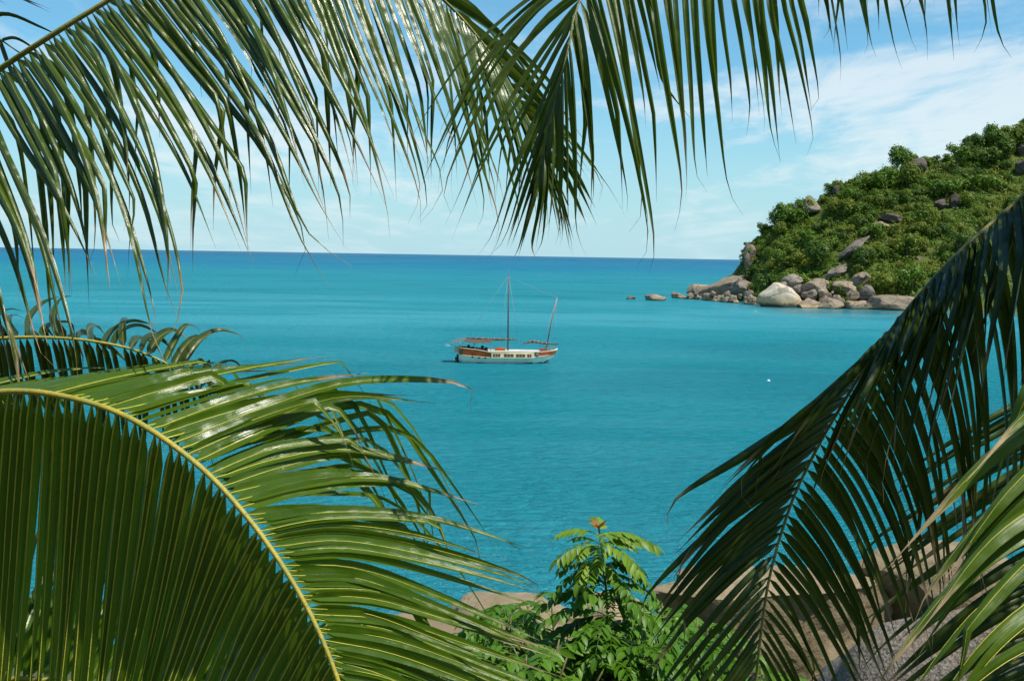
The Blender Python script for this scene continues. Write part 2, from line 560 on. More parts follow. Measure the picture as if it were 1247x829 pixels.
# --- small frond behind, left
frond('smaller dark palm frond curving at the left edge, just behind the biggest glossy frond',
      [(-220, 455, 5.4), (-80, 422, 5.3), (0, 412, 5.2), (60, 411, 5.15), (110, 415, 5.1), (160, 425, 5.1), (200, 441, 5.1), (228, 458, 5.1), (262, 486, 5.1)],
      0.017, 0.005,
      [dict(n=44, w=0.042, kink=0.05, jit=0.03, rollj=0.12, roll=0.15, fold=0.3, vein=False, g=[
          ((-80, 422), (-70, 470, 5.35), (-68, 520, 5.5), (-66, 580, 5.6)),
          ((0, 412), (8, 460, 5.3), (14, 510, 5.45), (18, 580, 5.55)),
          ((110, 415), (120, 450, 5.2), (126, 500, 5.35), (132, 570, 5.45)),
          ((200, 441), (208, 465, 5.2), (214, 500, 5.3), (218, 560, 5.4)),
          ((250, 476), (258, 500, 5.15), (264, 530, 5.2), (270, 570, 5.25))]),
       dict(n=36, w=0.044, kink=0.2, jit=0.14, rollj=0.6, roll=-0.3, fold=0.5, lenj=0.2, g=[
          ((-80, 422), (-95, 405, 5.5), (-90, 400, 5.8), (-70, 410, 6.0)),
          ((0, 412), (-10, 398, 5.4), (0, 392, 5.7), (18, 402, 5.9)),
          ((100, 414), (100, 398, 5.35), (112, 390, 5.6), (130, 400, 5.8)),
          ((165, 427), (178, 402, 5.3), (195, 392, 5.5), (215, 398, 5.6)),
          ((195, 439), (212, 412, 5.25), (228, 395, 5.35), (246, 404, 5.4)),
          ((215, 450), (235, 422, 5.2), (252, 412, 5.3), (270, 420, 5.35)),
          ((235, 463), (252, 440, 5.2), (264, 432, 5.25), (276, 442, 5.3)),
          ((255, 480), (266, 462, 5.15), (276, 456, 5.2), (284, 464, 5.2))])],
      M['frond_mid'], M['rachis_y'], 31)

# --- big glossy frond bottom left
frond('biggest palm frond, yellow midrib with combed dark leaflets below it and glossy ones beyond',
      [(-260, 540, 3.6), (-120, 494, 3.4), (0, 477, 3.3), (80, 483, 3.2), (160, 510, 3.12), (240, 565, 3.05), (300, 628, 3.0), (350, 698, 2.97), (385, 762, 2.95), (412, 829, 2.92), (432, 900, 2.9), (445, 970, 2.9)],
      0.016, 0.006,
      [dict(n=60, w=0.056, miss=0.0, short=0.0, kink=0.0, jit=0.014, rollj=0.05, roll=0.10, fold=0.2, vein=True, lenj=0.03, g=[
          ((-120, 494), (-123, 620, 3.45), (-128, 760, 3.5), (-135, 930, 3.5)),
          ((0, 477), (-5, 610, 3.4), (-13, 760, 3.45), (-24, 930, 3.45)),
          ((80, 483), (70, 620, 3.3), (58, 770, 3.35), (42, 940, 3.35)),
          ((133, 500), (121, 640, 3.25), (107, 790, 3.3), (92, 945, 3.3)),
          ((210, 541), (186, 670, 3.2), (160, 800, 3.25), (128, 950, 3.25)),
          ((310, 641), (268, 735, 3.12), (225, 840, 3.15), (175, 950, 3.15)),
          ((381, 752), (345, 825, 3.05), (310, 890, 3.05), (265, 970, 3.05)),
          ((425, 880), (400, 930, 3.0), (380, 970, 3.0), (350, 1020, 3.0))]),
       dict(n=48, w=0.046, vr=0.0018, kink=0.5, kx=0.75, jit=0.035, rollj=0.3, roll=0.15, fold=0.18, vein=True, curl=0.5, lenj=0.1, g=[
          ((-120, 494), (-60, 478, 3.7), (10, 470, 4.0), (80, 474, 4.2)),
          ((0, 477), (60, 468, 3.6), (130, 462, 3.9), (205, 466, 4.1)),
          ((80, 483), (165, 462, 3.5), (265, 446, 3.8), (375, 438, 3.9)),
          ((130, 497), (225, 470, 3.4), (335, 447, 3.55), (455, 432, 3.65)),
          ((170, 515), (265, 482, 3.35), (370, 455, 3.5), (480, 428, 3.6)),
          ((200, 535), (295, 497, 3.3), (400, 474, 3.4), (520, 478, 3.45)),
          ((225, 553), (330, 512, 3.25), (430, 486, 3.3), (550, 500, 3.3)),
          ((250, 575), (340, 540, 3.25), (445, 520, 3.42), (580, 545, 3.5)),
          ((270, 595), (360, 572, 3.22), (460, 562, 3.38), (590, 590, 3.45)),
          ((293, 620), (380, 600, 3.2), (480, 600, 3.35), (600, 640, 3.42))]),
       dict(n=36, w=0.040, vr=0.0016, kink=0.15, kx=0.4, jit=0.035, rollj=0.3, roll=0.12, fold=0.20, vein=True, curl=0.6, lenj=0.08, g=[
          ((297, 624), (390, 612, 3.2), (490, 616, 3.35), (605, 648, 3.42)),
          ((310, 640), (400, 630, 3.18), (510, 642, 3.32), (630, 685, 3.4)),
          ((325, 662), (420, 656, 3.15), (530, 676, 3.3), (655, 712, 3.36)),
          ((350, 698), (440, 700, 3.12), (545, 735, 3.25), (655, 780, 3.3)),
          ((375, 745), (465, 752, 3.1), (565, 785, 3.2), (672, 824, 3.25)),
          ((395, 785), (478, 800, 3.06), (565, 832, 3.15), (655, 872, 3.2)),
          ((412, 829), (475, 850, 3.02), (548, 886, 3.1), (620, 930, 3.12)),
          ((432, 900), (475, 925, 3.0), (530, 958, 3.05), (590, 1000, 3.08))]),
       dict(n=14, w=0.030, vr=0.0015, kink=0.3, kx=0.6, jit=0.09, rollj=0.6, roll=0.2, fold=0.4, vein=False, curl=0.6, lenj=0.15, g=[
          ((200, 535), (330, 490, 3.5), (440, 475, 3.7), (505, 560, 3.75), (548, 640, 3.75)),
          ((250, 575), (370, 535, 3.45), (470, 520, 3.65), (535, 600, 3.7), (585, 690, 3.7)),
          ((290, 616), (400, 590, 3.4), (490, 585, 3.6), (560, 640, 3.65), (610, 700, 3.65))])],
      M['frond_big'], M['rachis_y'], 43, vein=M['vein_y'])

# --- frond under the big one
frond('sunlit palm frond low at the left, glimpsed through gaps beneath the biggest frond',
      [(-200, 850, 4.0), (-80, 832, 4.0), (0, 826, 4.0), (80, 830, 4.0), (170, 850, 4.0), (280, 880, 4.0), (400, 900, 3.95), (500, 960, 3.9)],
      0.016, 0.006,
      [dict(n=52, w=0.045, kink=0.0, jit=0.05, rollj=0.2, roll=0.3, fold=0.4, vein=False, g=[
          ((-80, 832), (-50, 770, 4.1), (-25, 700, 4.25), (0, 640, 4.4)),
          ((80, 830), (105, 770, 4.1), (130, 700, 4.25), (155, 640, 4.4)),
          ((170, 850), (210, 790, 4.1), (250, 730, 4.25), (285, 680, 4.4)),
          ((280, 880), (335, 810, 4.1), (390, 760, 4.2), (440, 720, 4.3)),
          ((350, 892), (410, 840, 4.0), (465, 810, 4.1), (520, 800, 4.2)),
          ((430, 915), (480, 870, 4.0), (530, 845, 4.05), (590, 840, 4.1))]),
       dict(n=30, w=0.045, jit=0.04, g=[
          ((-80, 832), (-70, 880, 3.9), (-60, 940, 3.85), (-50, 1000, 3.8)),
          ((170, 850), (180, 900, 3.9), (185, 960, 3.85), (190, 1020, 3.8)),
          ((480, 945), (490, 980, 3.9), (495, 1020, 3.85), (500, 1060, 3.8))])],
      M['frond_big'], M['rachis_y'], 47)

# --- thin tip top-left corner
frond('sparse palm frond tip poking out of the corner behind the arching frond',
      [(-260, -120, 4.9), (-150, -45, 4.8), (-60, 15, 4.8), (-10, 42, 4.75), (26, 66, 4.7)],
      0.010, 0.004,
      [dict(n=5, w=0.022, jit=0.08, rollj=0.4, fold=0.4, g=[
          ((-150, -45), (-100, -45, 4.75), (-50, -30, 4.75), (10, 5, 4.75)),
          ((-60, 15), (-20, -10, 4.7), (30, 10, 4.7), (80, 36, 4.7)),
          ((20, 62), (34, 66, 4.7), (48, 72, 4.7), (60, 82, 4.7))]),
       dict(n=3, w=0.02, jit=0.06, rollj=0.4, fold=0.4, g=[
          ((-150, -45), (-130, 10, 4.8), (-110, 60, 4.8), (-100, 110, 4.8)),
          ((20, 62), (24, 78, 4.7), (26, 92, 4.7), (28, 110, 4.7))])],
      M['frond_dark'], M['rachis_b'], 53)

# --- big shaded frond right
frond('large shaded palm frond drooping at the right, midrib like a spine between dark leaflets',
      [(2050, -20, 4.9), (1750, 10, 4.6), (1480, 90, 4.3), (1330, 165, 4.2), (1247, 238, 4.15), (1160, 315, 4.1), (1080, 408, 4.05), (1018, 505, 4.0), (985, 565, 3.97), (960, 622, 3.95), (935, 712, 3.9), (921, 820, 3.87), (914, 900, 3.85)],
      0.017, 0.005,
      [dict(n=70, miss=0.01, w=(0.056, 0.026), kink=0.16, jit=0.035, rollj=0.25, roll=0.35, fold=0.45, curl=0.5, g=[
          ((1330, 165), (1325, 260, 3.9), (1310, 360, 3.8), (1300, 450, 3.8)),
          ((1247, 238), (1246, 320, 3.85), (1235, 410, 3.75), (1222, 505, 3.75)),
          ((1190, 285), (1182, 360, 3.8), (1162, 440, 3.72), (1142, 530, 3.72)),
          ((1140, 335), (1122, 400, 3.78), (1096, 475, 3.7), (1072, 565, 3.7)),
          ((1100, 382), (1072, 445, 3.78), (1040, 510, 3.7), (1012, 590, 3.7)),
          ((1065, 430), (1010, 475, 3.85), (950, 520, 3.8), (890, 580, 3.8)),
          ((1040, 468), (985, 505, 3.9), (915, 552, 3.85), (845, 600, 3.85)),
          ((1018, 505), (960, 548, 3.9), (895, 605, 3.87), (832, 672, 3.87)),
          ((985, 565), (935, 605, 3.9), (868, 662, 3.87), (806, 735, 3.85)),
          ((960, 622), (915, 662, 3.88), (855, 725, 3.85), (800, 800, 3.82)),
          ((940, 690), (900, 732, 3.85), (850, 790, 3.82), (805, 850, 3.8)),
          ((928, 760), (895, 808, 3.84), (855, 860, 3.8), (820, 910, 3.8)),
          ((916, 870), (895, 910, 3.8), (870, 950, 3.8), (840, 1000, 3.8))]),
       dict(n=70, miss=0.01, w=(0.050, 0.034), kink=0.06, jit=0.03, rollj=0.2, roll=-0.1, fold=0.4, curl=0.4, g=[
          ((1330, 165), (1345, 280, 4.4), (1345, 420, 4.5), (1340, 560, 4.5)),
          ((1247, 238), (1264, 350, 4.4), (1268, 470, 4.5), (1262, 600, 4.5)),
          ((1160, 315), (1190, 415, 4.35), (1205, 530, 4.45), (1205, 660, 4.45)),
          ((1080, 408), (1118, 490, 4.3), (1148, 590, 4.4), (1165, 710, 4.4)),
          ((1018, 505), (1055, 570, 4.2), (1090, 655, 4.3), (1115, 760, 4.3)),
          ((985, 565), (1025, 625, 4.15), (1065, 705, 4.2), (1100, 805, 4.2)),
          ((960, 622), (1000, 685, 4.1), (1040, 755, 4.15), (1080, 845, 4.15)),
          ((938, 705), (972, 765, 4.0), (1005, 830, 4.05), (1035, 900, 4.05)),
          ((922, 810), (945, 855, 3.95), (970, 905, 4.0), (990, 960, 4.0))])],
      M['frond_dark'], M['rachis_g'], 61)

# --- darker frond behind it
frond('dim palm frond behind the large shaded one, its leaflets crossing it like a lattice',
      [(2000, 60, 5.6), (1700, 110, 5.4), (1560, 200, 5.3), (1470, 330, 5.2), (1390, 450, 5.2), (1345, 560, 5.2), (1310, 680, 5.2), (1290, 800, 5.2), (1275, 900, 5.2)],
      0.017, 0.006,
      [dict(n=34, w=0.050, kink=0.1, jit=0.03, rollj=0.25, roll=0.2, fold=0.4, g=[
          ((1390, 450), (1290, 470, 5.1), (1190, 520, 5.1), (1095, 585, 5.1)),
          ((1345, 560), (1260, 580, 5.1), (1170, 635, 5.1), (1080, 700, 5.1)),
          ((1310, 680), (1230, 710, 5.1), (1150, 765, 5.1), (1075, 830, 5.1)),
          ((1285, 830), (1220, 850, 5.1), (1160, 890, 5.1), (1100, 940, 5.1))]),
       dict(n=24, w=0.05, jit=0.03, g=[
          ((1390, 450), (1450, 520, 5.3), (1500, 600, 5.4), (1540, 690, 5.4)),
          ((1285, 830), (1340, 880, 5.3), (1380, 940, 5.3), (1410, 1000, 5.3))])],
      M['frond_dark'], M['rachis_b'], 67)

# --- near frond, right edge
frond('nearest palm frond at the right edge, broad pale green leaflets with withered pinkish tips',
      [(2300, -260, 3.2), (1850, -120, 2.6), (1620, 60, 2.25), (1520, 230, 2.1), (1440, 380, 2.0), (1400, 520, 1.95), (1370, 660, 1.9), (1345, 800, 1.85), (1330, 960, 1.8)],
      0.012, 0.006,
      [dict(n=16, w=0.044, vr=0.0010, kink=0.22, jit=0.05, rollj=0.55, roll=0.5, fold=0.32, vein=True, curl=0.5, g=[
          ((1440, 380), (1345, 412, 2.0), (1250, 466, 1.95), (1165, 545, 1.93)),
          ((1405, 500), (1315, 532, 1.95), (1220, 598, 1.9), (1132, 700, 1.88)),
          ((1375, 640), (1295, 640, 1.9), (1205, 700, 1.85), (1112, 830, 1.82)),
          ((1350, 770), (1275, 762, 1.85), (1195, 818, 1.8), (1115, 930, 1.77)),
          ((1335, 900), (1270, 890, 1.8), (1210, 930, 1.75), (1150, 1000, 1.73))]),
       dict(n=12, w=0.05, jit=0.05, g=[
          ((1440, 380), (1500, 480, 2.0), (1540, 600, 2.0), (1560, 700, 2.0)),
          ((1335, 900), (1390, 960, 1.8), (1420, 1010, 1.8), (1440, 1060, 1.8))])],
      M['frond_near'], M['rachis_g'], 71, vein=M['vein_y'])



# --- crown of the palm overhead: fronds above the picture whose shade dapples the ones at the right
def W(x, y, z):
    return proj(V((x, y, z)))


for k, (yy, zz, lab) in enumerate((
        (3.75, 20.2, 'palm frond of the overhead crown farthest out over the bay'),
        (3.42, 20.5, 'palm frond of the overhead crown next to the farthest one'),
        (3.08, 20.3, 'palm frond of the overhead crown second nearest the camera'),
        (2.74, 20.6, 'palm frond of the overhead crown nearest the camera'))):
    A_ = []; B_ = []
    wp = [(5.6, yy * 0.6 + 1.2, zz - 0.9), (4.6, yy * 0.9 + 0.3, zz - 0.2), (3.8, yy, zz), (3.0, yy, zz), (2.3, yy, zz - 0.12), (1.65, yy, zz - 0.4)]
    for (x, y, z) in wp:
        A_.append((W(x, y, z)[:2], W(x - .10, y + .18, z + .05), W(x - .22, y + .34, z), W(x - .34, y + .48, z - .12)))
        B_.append((W(x, y, z)[:2], W(x - .10, y - .18, z + .05), W(x - .22, y - .34, z), W(x - .34, y - .48, z - .12)))
    frond(lab, [W(*q) for q in wp], 0.017, 0.005,
          [dict(n=50, w=0.056, jit=0.06, rollj=0.4, fold=0.2, miss=0.12, t=(0.22, 1.0), g=A_), dict(n=50, w=0.056, jit=0.06, rollj=0.4, fold=0.2, miss=0.12, t=(0.22, 1.0), g=B_)],
          M['frond_mid'], M['rachis_g'], 90 + k)

# ------------------------------------------------------------------ sea
def sea():
    t = NT('sea_water')
    geo = t.n('ShaderNodeNewGeometry')
    pos = geo.outputs['Position']
    sp = t.n('ShaderNodeSeparateXYZ'); t.l(pos, sp.inputs[0])
    n_big = t.noise(t.mapping(pos, (0.004, 0.012, 1)), 1.0, 4, 0.5)
    # shallow turquoise bay -> deeper blue offshore
    yy = t.math('ADD', sp.outputs[1], t.math('MULTIPLY', t.math('SUBTRACT', n_big, 0.5), 260.0))
    c = t.mix(t.ss(yy, 60, 260), (0.008, 0.170, 0.212), (0.014, 0.215, 0.268))
    c = t.mix(t.ss(yy, 600, 1900), c, (0.005, 0.130, 0.250))
    c = t.mix(t.ss(yy, 1500, 6000), c, (0.002, 0.068, 0.175))
    nearsh = t.ss(sp.outputs[1], 38, 62, 0.55, 0.0)
    c = t.mix(nearsh, c, (0.03, 0.10, 0.11))
    # slicks: calmer and ruffled lanes, their pale sheen also put into the colour
    n_l = t.noise(t.mapping(pos, (0.0065, 0.022, 1), rot=(0, 0, 0.05)), 1.0, 6, 0.6, 0.8)
    lane = t.ss(n_l, 0.40, 0.62)
    c = t.mix(t.math('MULTIPLY', lane, 0.30), c, (0.006, 0.24, 0.31))
    w1 = t.noise(t.mapping(pos, (0.55, 1.3, 1), rot=(0, 0, 0.12)), 1.0, 4, 0.6, 0.3)
    w2 = t.noise(t.mapping(pos, (0.07, 0.22, 1), rot=(0, 0, -0.08)), 1.0, 3, 0.55)
    w3 = t.noise(t.mapping(pos, (2.6, 5.0, 1)), 1.0, 3, 0.6)
    h = t.math('ADD', t.math('MULTIPLY', w1, 0.5), t.math('MULTIPLY', w2, 0.8))
    h = t.math('ADD', h, t.math('MULTIPLY', w3, 0.12))
    lee = t.math('MULTIPLY', t.ss(sp.outputs[0], 70, 100), t.math('MULTIPLY', t.ss(sp.outputs[1], 335, 385), t.ss(sp.outputs[1], 470, 520, 1.0, 0.0)))
    h = t.math('MULTIPLY', h, t.math('SUBTRACT', 1.0, t.math('MULTIPLY', lee, 0.92)))
    b = t.bump(h, 1.0, 2.2)
    c = t.mix(t.ss(w1, 0.42, 0.60, 0.0, 0.28), c, (0.001, 0.09, 0.14))  # dark sides of the ripples painted into the water colour
    sheen_tint = t.math('MULTIPLY', t.ss(sp.outputs[1], 215, 300), t.ss(sp.outputs[1], 340, 520, 1.0, 0.0))
    sheen_tint = t.math('MULTIPLY', sheen_tint, t.ss(n_l, 0.36, 0.58, 0.25, 1.0))
    c = t.mix(t.math('MULTIPLY', sheen_tint, 0.6), c, (0.05, 0.30, 0.37))  # pale sky sheen on the smooth band painted as a lighter colour
    n_p = t.noise(t.mapping(pos, (0.012, 0.022, 1), (5, 2, 0)), 1.0, 4, 0.55)
    c = t.mix(t.ss(n_p, 0.50, 0.66, 0.0, 0.35), c, (0.003, 0.12, 0.17))
    df = t.n('ShaderNodeBsdfDiffuse'); t.l(c, df.inputs[0]); t.l(b, df.inputs['Normal'])
    gl = t.n('ShaderNodeBsdfGlossy'); gl.inputs['Roughness'].default_value = 0.14; t.l(b, gl.inputs['Normal'])
    fr = t.n('ShaderNodeFresnel'); fr.inputs['IOR'].default_value = 1.33; t.l(b, fr.inputs['Normal'])
    # wave slopes keep a ruffled sea from ever turning into a mirror
    k = t.math('MULTIPLY', fr.outputs[0], t.ss(lane, 0.0, 1.0, 0.28, 0.55))
    k = t.math('ADD', t.math('MINIMUM', k, 0.34), t.math('MULTIPLY', lee, 0.38))
    mx = t.n('ShaderNodeMixShader'); t.l(k, mx.inputs[0]); t.l(df.outputs[0], mx.inputs[1]); t.l(gl.outputs[0], mx.inputs[2])
    mat = t.done(mx.outputs[0])
    xs = [-30000, -6000, -1500, -400, -100, 0, 100, 400, 1500, 6000, 30000]
    ys = [-400, 20, 60, 120, 250, 500, 1000, 3000, 10000, 40000]
    v = [V((x, y, 0)) for y in ys for x in xs]
    nx = len(xs)
    f = [(j * nx + i, j * nx + i + 1, (j + 1) * nx + i + 1, (j + 1) * nx + i) for j in range(len(ys) - 1) for i in range(nx - 1)]
    tag(mesh_obj('sea', v, f, mat), kind='structure')


sea()


# ------------------------------------------------------------------ headland
def interp(x, tab):
    if x <= tab[0][0]: return tab[0][1]
    for (a, b), (c, d) in zip(tab, tab[1:]):
        if x <= c: return b + (d - b) * (x - a) / (c - a)
    return tab[-1][1]


RIDGE = []
for px, py, d in ((906, 326, 500), (913, 310, 498), (922, 292, 495), (936, 280, 494), (958, 266, 492), (985, 252, 490), (1010, 238, 490), (1060, 222, 495), (1100, 208, 500), (1150, 194, 505), (1180, 185, 510), (1247, 160, 520), (1330, 138, 540), (1450, 112, 560), (1700, 75, 580)):
    q = P(px, py, d)
    RIDGE.append((q.x, q.y, q.z))
RZ = [(-50, -3), (88, -3), (98, 0)] + [(a, c) for a, b, c in RIDGE]
RY = [(a, b) for a, b, c in RIDGE]
SHORE = [(78, 512), (88, 478), (98, 446), (106, 431), (118, 422), (135, 413), (170, 404), (230, 398), (420, 392)]


def ground(x, y):
    ys = interp(x, SHORE); yr = max(interp(x, RY), ys + 20); zr = interp(x, RZ)
    f = (y - ys) / (yr - ys)
    if f < 0: z = -3 + f * 6
    elif f <= 1: z = 0.6 + (zr - 0.6) * (f ** 0.85) if zr > 0 else zr
    else: z = zr - (f - 1) * (zr + 3) * 0.75
    z += noise.noise(V((x * 0.05, y * 0.05, 3))) * 2.0 * min(max(f * 3, 0), 1)
    return z


def headland():
    t = NT('headland_soil')
    pos = t.n('ShaderNodeNewGeometry').outputs['Position']
    n = t.noise(pos, 0.15, 5, 0.6)
    n2 = t.noise(pos, 0.9, 4, 0.6)
    c = t.mix(t.ss(n, 0.4, 0.6), (0.045, 0.075, 0.010), (0.075, 0.095, 0.016))
    c = t.mix(t.ss(n2, 0.6, 0.7, 0, 0.4), c, (0.12, 0.10, 0.05))
    mat = t.done(t.pbsdf(c, 0.9, 0.2, t.bump(n2, 0.5, 0.5)))
    xs = [70 + 2 * i for i in range(0, 90)] + [250 + 8 * i for i in range(0, 22)]
    v = []; f = []
    NF = 60
    for x in xs:
        ys = interp(x, SHORE); yr = max(interp(x, RY), ys + 20)
        for j in range(NF + 1):
            ff = -0.15 + 2.0 * j / NF
            y = ys + ff * (yr - ys)
            v.append(V((x, y, ground(x, y))))
    for i in range(len(xs) - 1):
        for j in range(NF):
            a = i * (NF + 1) + j
            f.append((a, a + NF + 1, a + NF + 2, a + 1))
    tag(mesh_obj('headland_terrain', v, f, mat), kind='structure')


headland()


def hit(px, py):
    """where the sight line through a pixel meets the headland ground"""
    d = 395.0
    while d < 620:
        p = P(px, py, d)
        if p.z <= ground(p.x, p.y): return p, d
        d += 1.0
    return P(px, py, 500), 500.0


# ------------------------------------------------------------------ rocks
def rock_geo(seed, s, sub=3, cuts=9, rough=0.10):
    r = random.Random(seed)
    bm = bmesh.new()
    bmesh.ops.create_icosphere(bm, subdivisions=sub, radius=1.0)
    planes = []
    for _ in range(cuts):
        n = V((r.gauss(0, 1), r.gauss(0, 1), r.gauss(0, 0.8))).normalized()
        planes.append((n, r.uniform(0.55, 0.9)))
    off = V((r.uniform(0, 50), r.uniform(0, 50), r.uniform(0, 50)))
    for v in bm.verts:
        for n, d in planes:
            k = v.co.dot(n)
            if k > d: v.co -= n * (k - d) * 0.96
        k = noise.noise(v.co * 1.3 + off) * rough * 1.6 + noise.noise(v.co * 3.7 + off) * rough * 0.6 + noise.noise(v.co * 9 + off) * rough * 0.18
        v.co += v.co.normalized() * k
        v.co = V((v.co.x * s[0], v.co.y * s[1], v.co.z * s[2]))
    bm.verts.ensure_lookup_table()
    vs = [v.co.copy() for v in bm.verts]
    fs = [[v.index for v in f.verts] for f in bm.faces]
    bm.free()
    return vs, fs


def rock(seed, center, size, mat, label, rotz=0.0, tilt=0.0, group=None, sub=3, cuts=15, rough=0.10, shape=None):
    vs, fs = rock_geo(seed, size, sub, cuts, rough)
    if shape: vs = [shape(v) for v in vs]
    o = mesh_obj('boulder', vs, fs, mat)
    o.data.set_sharp_from_angle(angle=math.radians(32))
    q = Matrix.Rotation(tilt, 3, V((0, 1, 0))) @ Matrix.Rotation(rotz, 3, 'Z')
    o.rotation_euler = q.to_euler()
    o.location = center
    return tag(o, label, 'boulder', group)


M['rock'] = rock_mat('granite_tan', (0.26, 0.19, 0.125), (0.33, 0.26, 0.18), (0.17, 0.135, 0.105), 1.0, 0.9)
M['rock_grey'] = rock_mat('granite_grey', (0.19, 0.155, 0.12), (0.26, 0.22, 0.17), (0.12, 0.10, 0.085), 0.8, 0.9)
M['rock_dark'] = rock_mat('granite_weathered', (0.10, 0.075, 0.06), (0.15, 0.12, 0.095), (0.065, 0.05, 0.042), 0.8)
M['rock_white'] = rock_mat('granite_pale', (0.44, 0.385, 0.29), (0.50, 0.45, 0.36), (0.30, 0.25, 0.18), 0.5, 3.2)


def flat_top(v):
    k = 0.9
    return V((v.x, v.y, v.z if v.z < k else k + (v.z - k) * 0.25))


def srock(seed, x0, y0, x1, y1, d, mat, label, ry=0.8, tilt=0.0, group=None, sub=4, **kw):
    """boulder filling a given outline at its own distance; real depth ry x width"""
    c = P((x0 + x1) / 2, (y0 + y1) / 2, d)
    w = (x1 - x0) / FPX * d / 2 * 1.08
    h = (y1 - y0) / FPX * d / 2 * 1.1
    return rock(seed, c, (w, max(w * ry, h * 0.6), h), M[mat], label, tilt=tilt, group=group, sub=sub, **kw)


def whiteshape(v):
    # high shoulder at one third, long slope down the other way
    k = interp(v.x, [(-9, 0.7), (-5, 1.15), (-2, 1.5), (2, 1.1), (6, 0.65), (9, 0.35)]) if v.z > 0 else 1.0
    return V((v.x, v.y, v.z * k))


ROCKS = []


def SR(*a, **k):
    ROCKS.append((a[1], a[2], a[3], a[4], a[5]))
    return srock(*a, **k)


SR(101, 924, 348, 975, 384, 418, 'rock_white', 'huge smooth white boulder at the waterline of the headland', sub=4, cuts=5, rough=0.07, shape=whiteshape)
SR(102, 950, 335, 977, 352, 426, 'rock_grey', 'grey slab leaning behind the huge white boulder', tilt=-0.3)
SR(103, 964, 338, 1013, 362, 424, 'rock', 'big wedge shaped tan boulder just beyond the white one', tilt=-0.35, sub=4)
SR(104, 975, 352, 997, 367, 419, 'rock_grey', 'bluish grey boulder resting on the tan shelf beside the white boulder')
SR(105, 993, 350, 1011, 366, 419, 'rock', 'rounded striped boulder on the tan shore shelf')
SR(106, 1010, 340, 1050, 364, 424, 'rock', 'long tan boulder ridge at the middle of the shore pile', tilt=-0.2, sub=4)
SR(107, 1030, 352, 1046, 366, 416, 'rock', 'small pale orange boulder in front of the shore pile')
SR(108, 1044, 348, 1066, 366, 416, 'rock_grey', 'round dark grey boulder at the front of the shore pile')
SR(109, 1036, 332, 1062, 354, 424, 'rock', 'upright boulder crowning the shore pile', sub=4)
SR(110, 1042, 331, 1058, 340, 422, 'rock', 'flat cap stone perched on the crowning boulder')
SR(111, 1062, 348, 1096, 368, 424, 'rock_grey', 'shadowy boulder below the trees at the end of the shore pile')
SR(112, 968, 364, 1000, 380, 415, 'rock', 'low tan shelf rock next to the white boulder at the water', ry=1.0)
SR(113, 994, 362, 1030, 382, 413, 'rock', 'broad tan shelf rock in the middle of the waterline', ry=0.8)
SR(114, 1024, 364, 1062, 382, 412, 'rock', 'split tan shelf rock at the waterline below the pile', ry=0.8)
SR(115, 1054, 360, 1125, 386, 410, 'rock', 'tan shelf rock half hidden by the shaded frond', ry=0.8)
SR(116, 838, 344, 872, 368, 500, 'rock', 'rounded tan boulder near the tip of the point', sub=4)
SR(117, 846, 336, 926, 366, 486, 'rock', 'large sloping rock outcrop at the foot of the cliff', tilt=-0.40, sub=4)
SR(118, 888, 338, 920, 362, 470, 'rock_grey', 'brown rounded boulder leaning on the outcrop')
SR(119, 904, 354, 918, 366, 450, 'rock', 'pale egg shaped boulder in front of the outcrop')
SR(120, 784, 357, 813, 373, 462, 'rock', 'low brown rock islet off the tip of the point')
SR(121, 760, 361, 775, 366, 470, 'rock_white', 'tiny pale rock awash beyond the islet')
SR(122, 903, 298, 922, 336, 486, 'rock_grey', 'dark cliff face at the seaward end of the headland')
for k in range(120):
    if k < 52:
        px = 824 + k * 1.95 + rnd.uniform(-4, 4); py = 362 + k * 0.18 - abs(rnd.gauss(0, 6)) * (0.3 + k / 52); d = 492 - k * 1.2
        s = rnd.choice((1.8, 2.5, 3.5, 5.0, 6.5)) * rnd.uniform(0.8, 1.2)
    else:
        px = 952 + (k - 52) * 2.2 + rnd.uniform(-5, 5); py = rnd.uniform(340, 370); d = 421 - (py - 356) * 0.4
        s = rnd.choice((2.0, 3.0, 4.2, 5.5, 7.0)) * rnd.uniform(0.8, 1.2)
    SR(200 + k, px - s, py - s * 0.75, px + s, py + s * 0.9, d, rnd.choice(['rock', 'rock', 'rock_grey']),
       'small broken rock along the foot of the point' if k < 52 else 'small stone wedged among the shore pile boulders',
       tilt=rnd.uniform(-0.5, 0.3), group='small rocks along the headland shore', sub=3, cuts=20)
# boulders in the woods
HB = []


def HR(seed, x0, y0, x1, y1, mat, label, dd=1, **kw):
    p, d = hit((x0 + x1) / 2, y1)
    HB.append((x0, y0, x1, y1, d))
    mx, my = (x0 + x1) / 2, (y0 + y1) / 2
    x0, x1, y0, y1 = mx + (x0 - mx) * 0.86, mx + (x1 - mx) * 0.86, my + (y0 - my) * 0.86 + 1, my + (y1 - my) * 0.86 + 1
    return srock(seed, x0, y0, x1, y1, d + dd, mat, label, **kw)


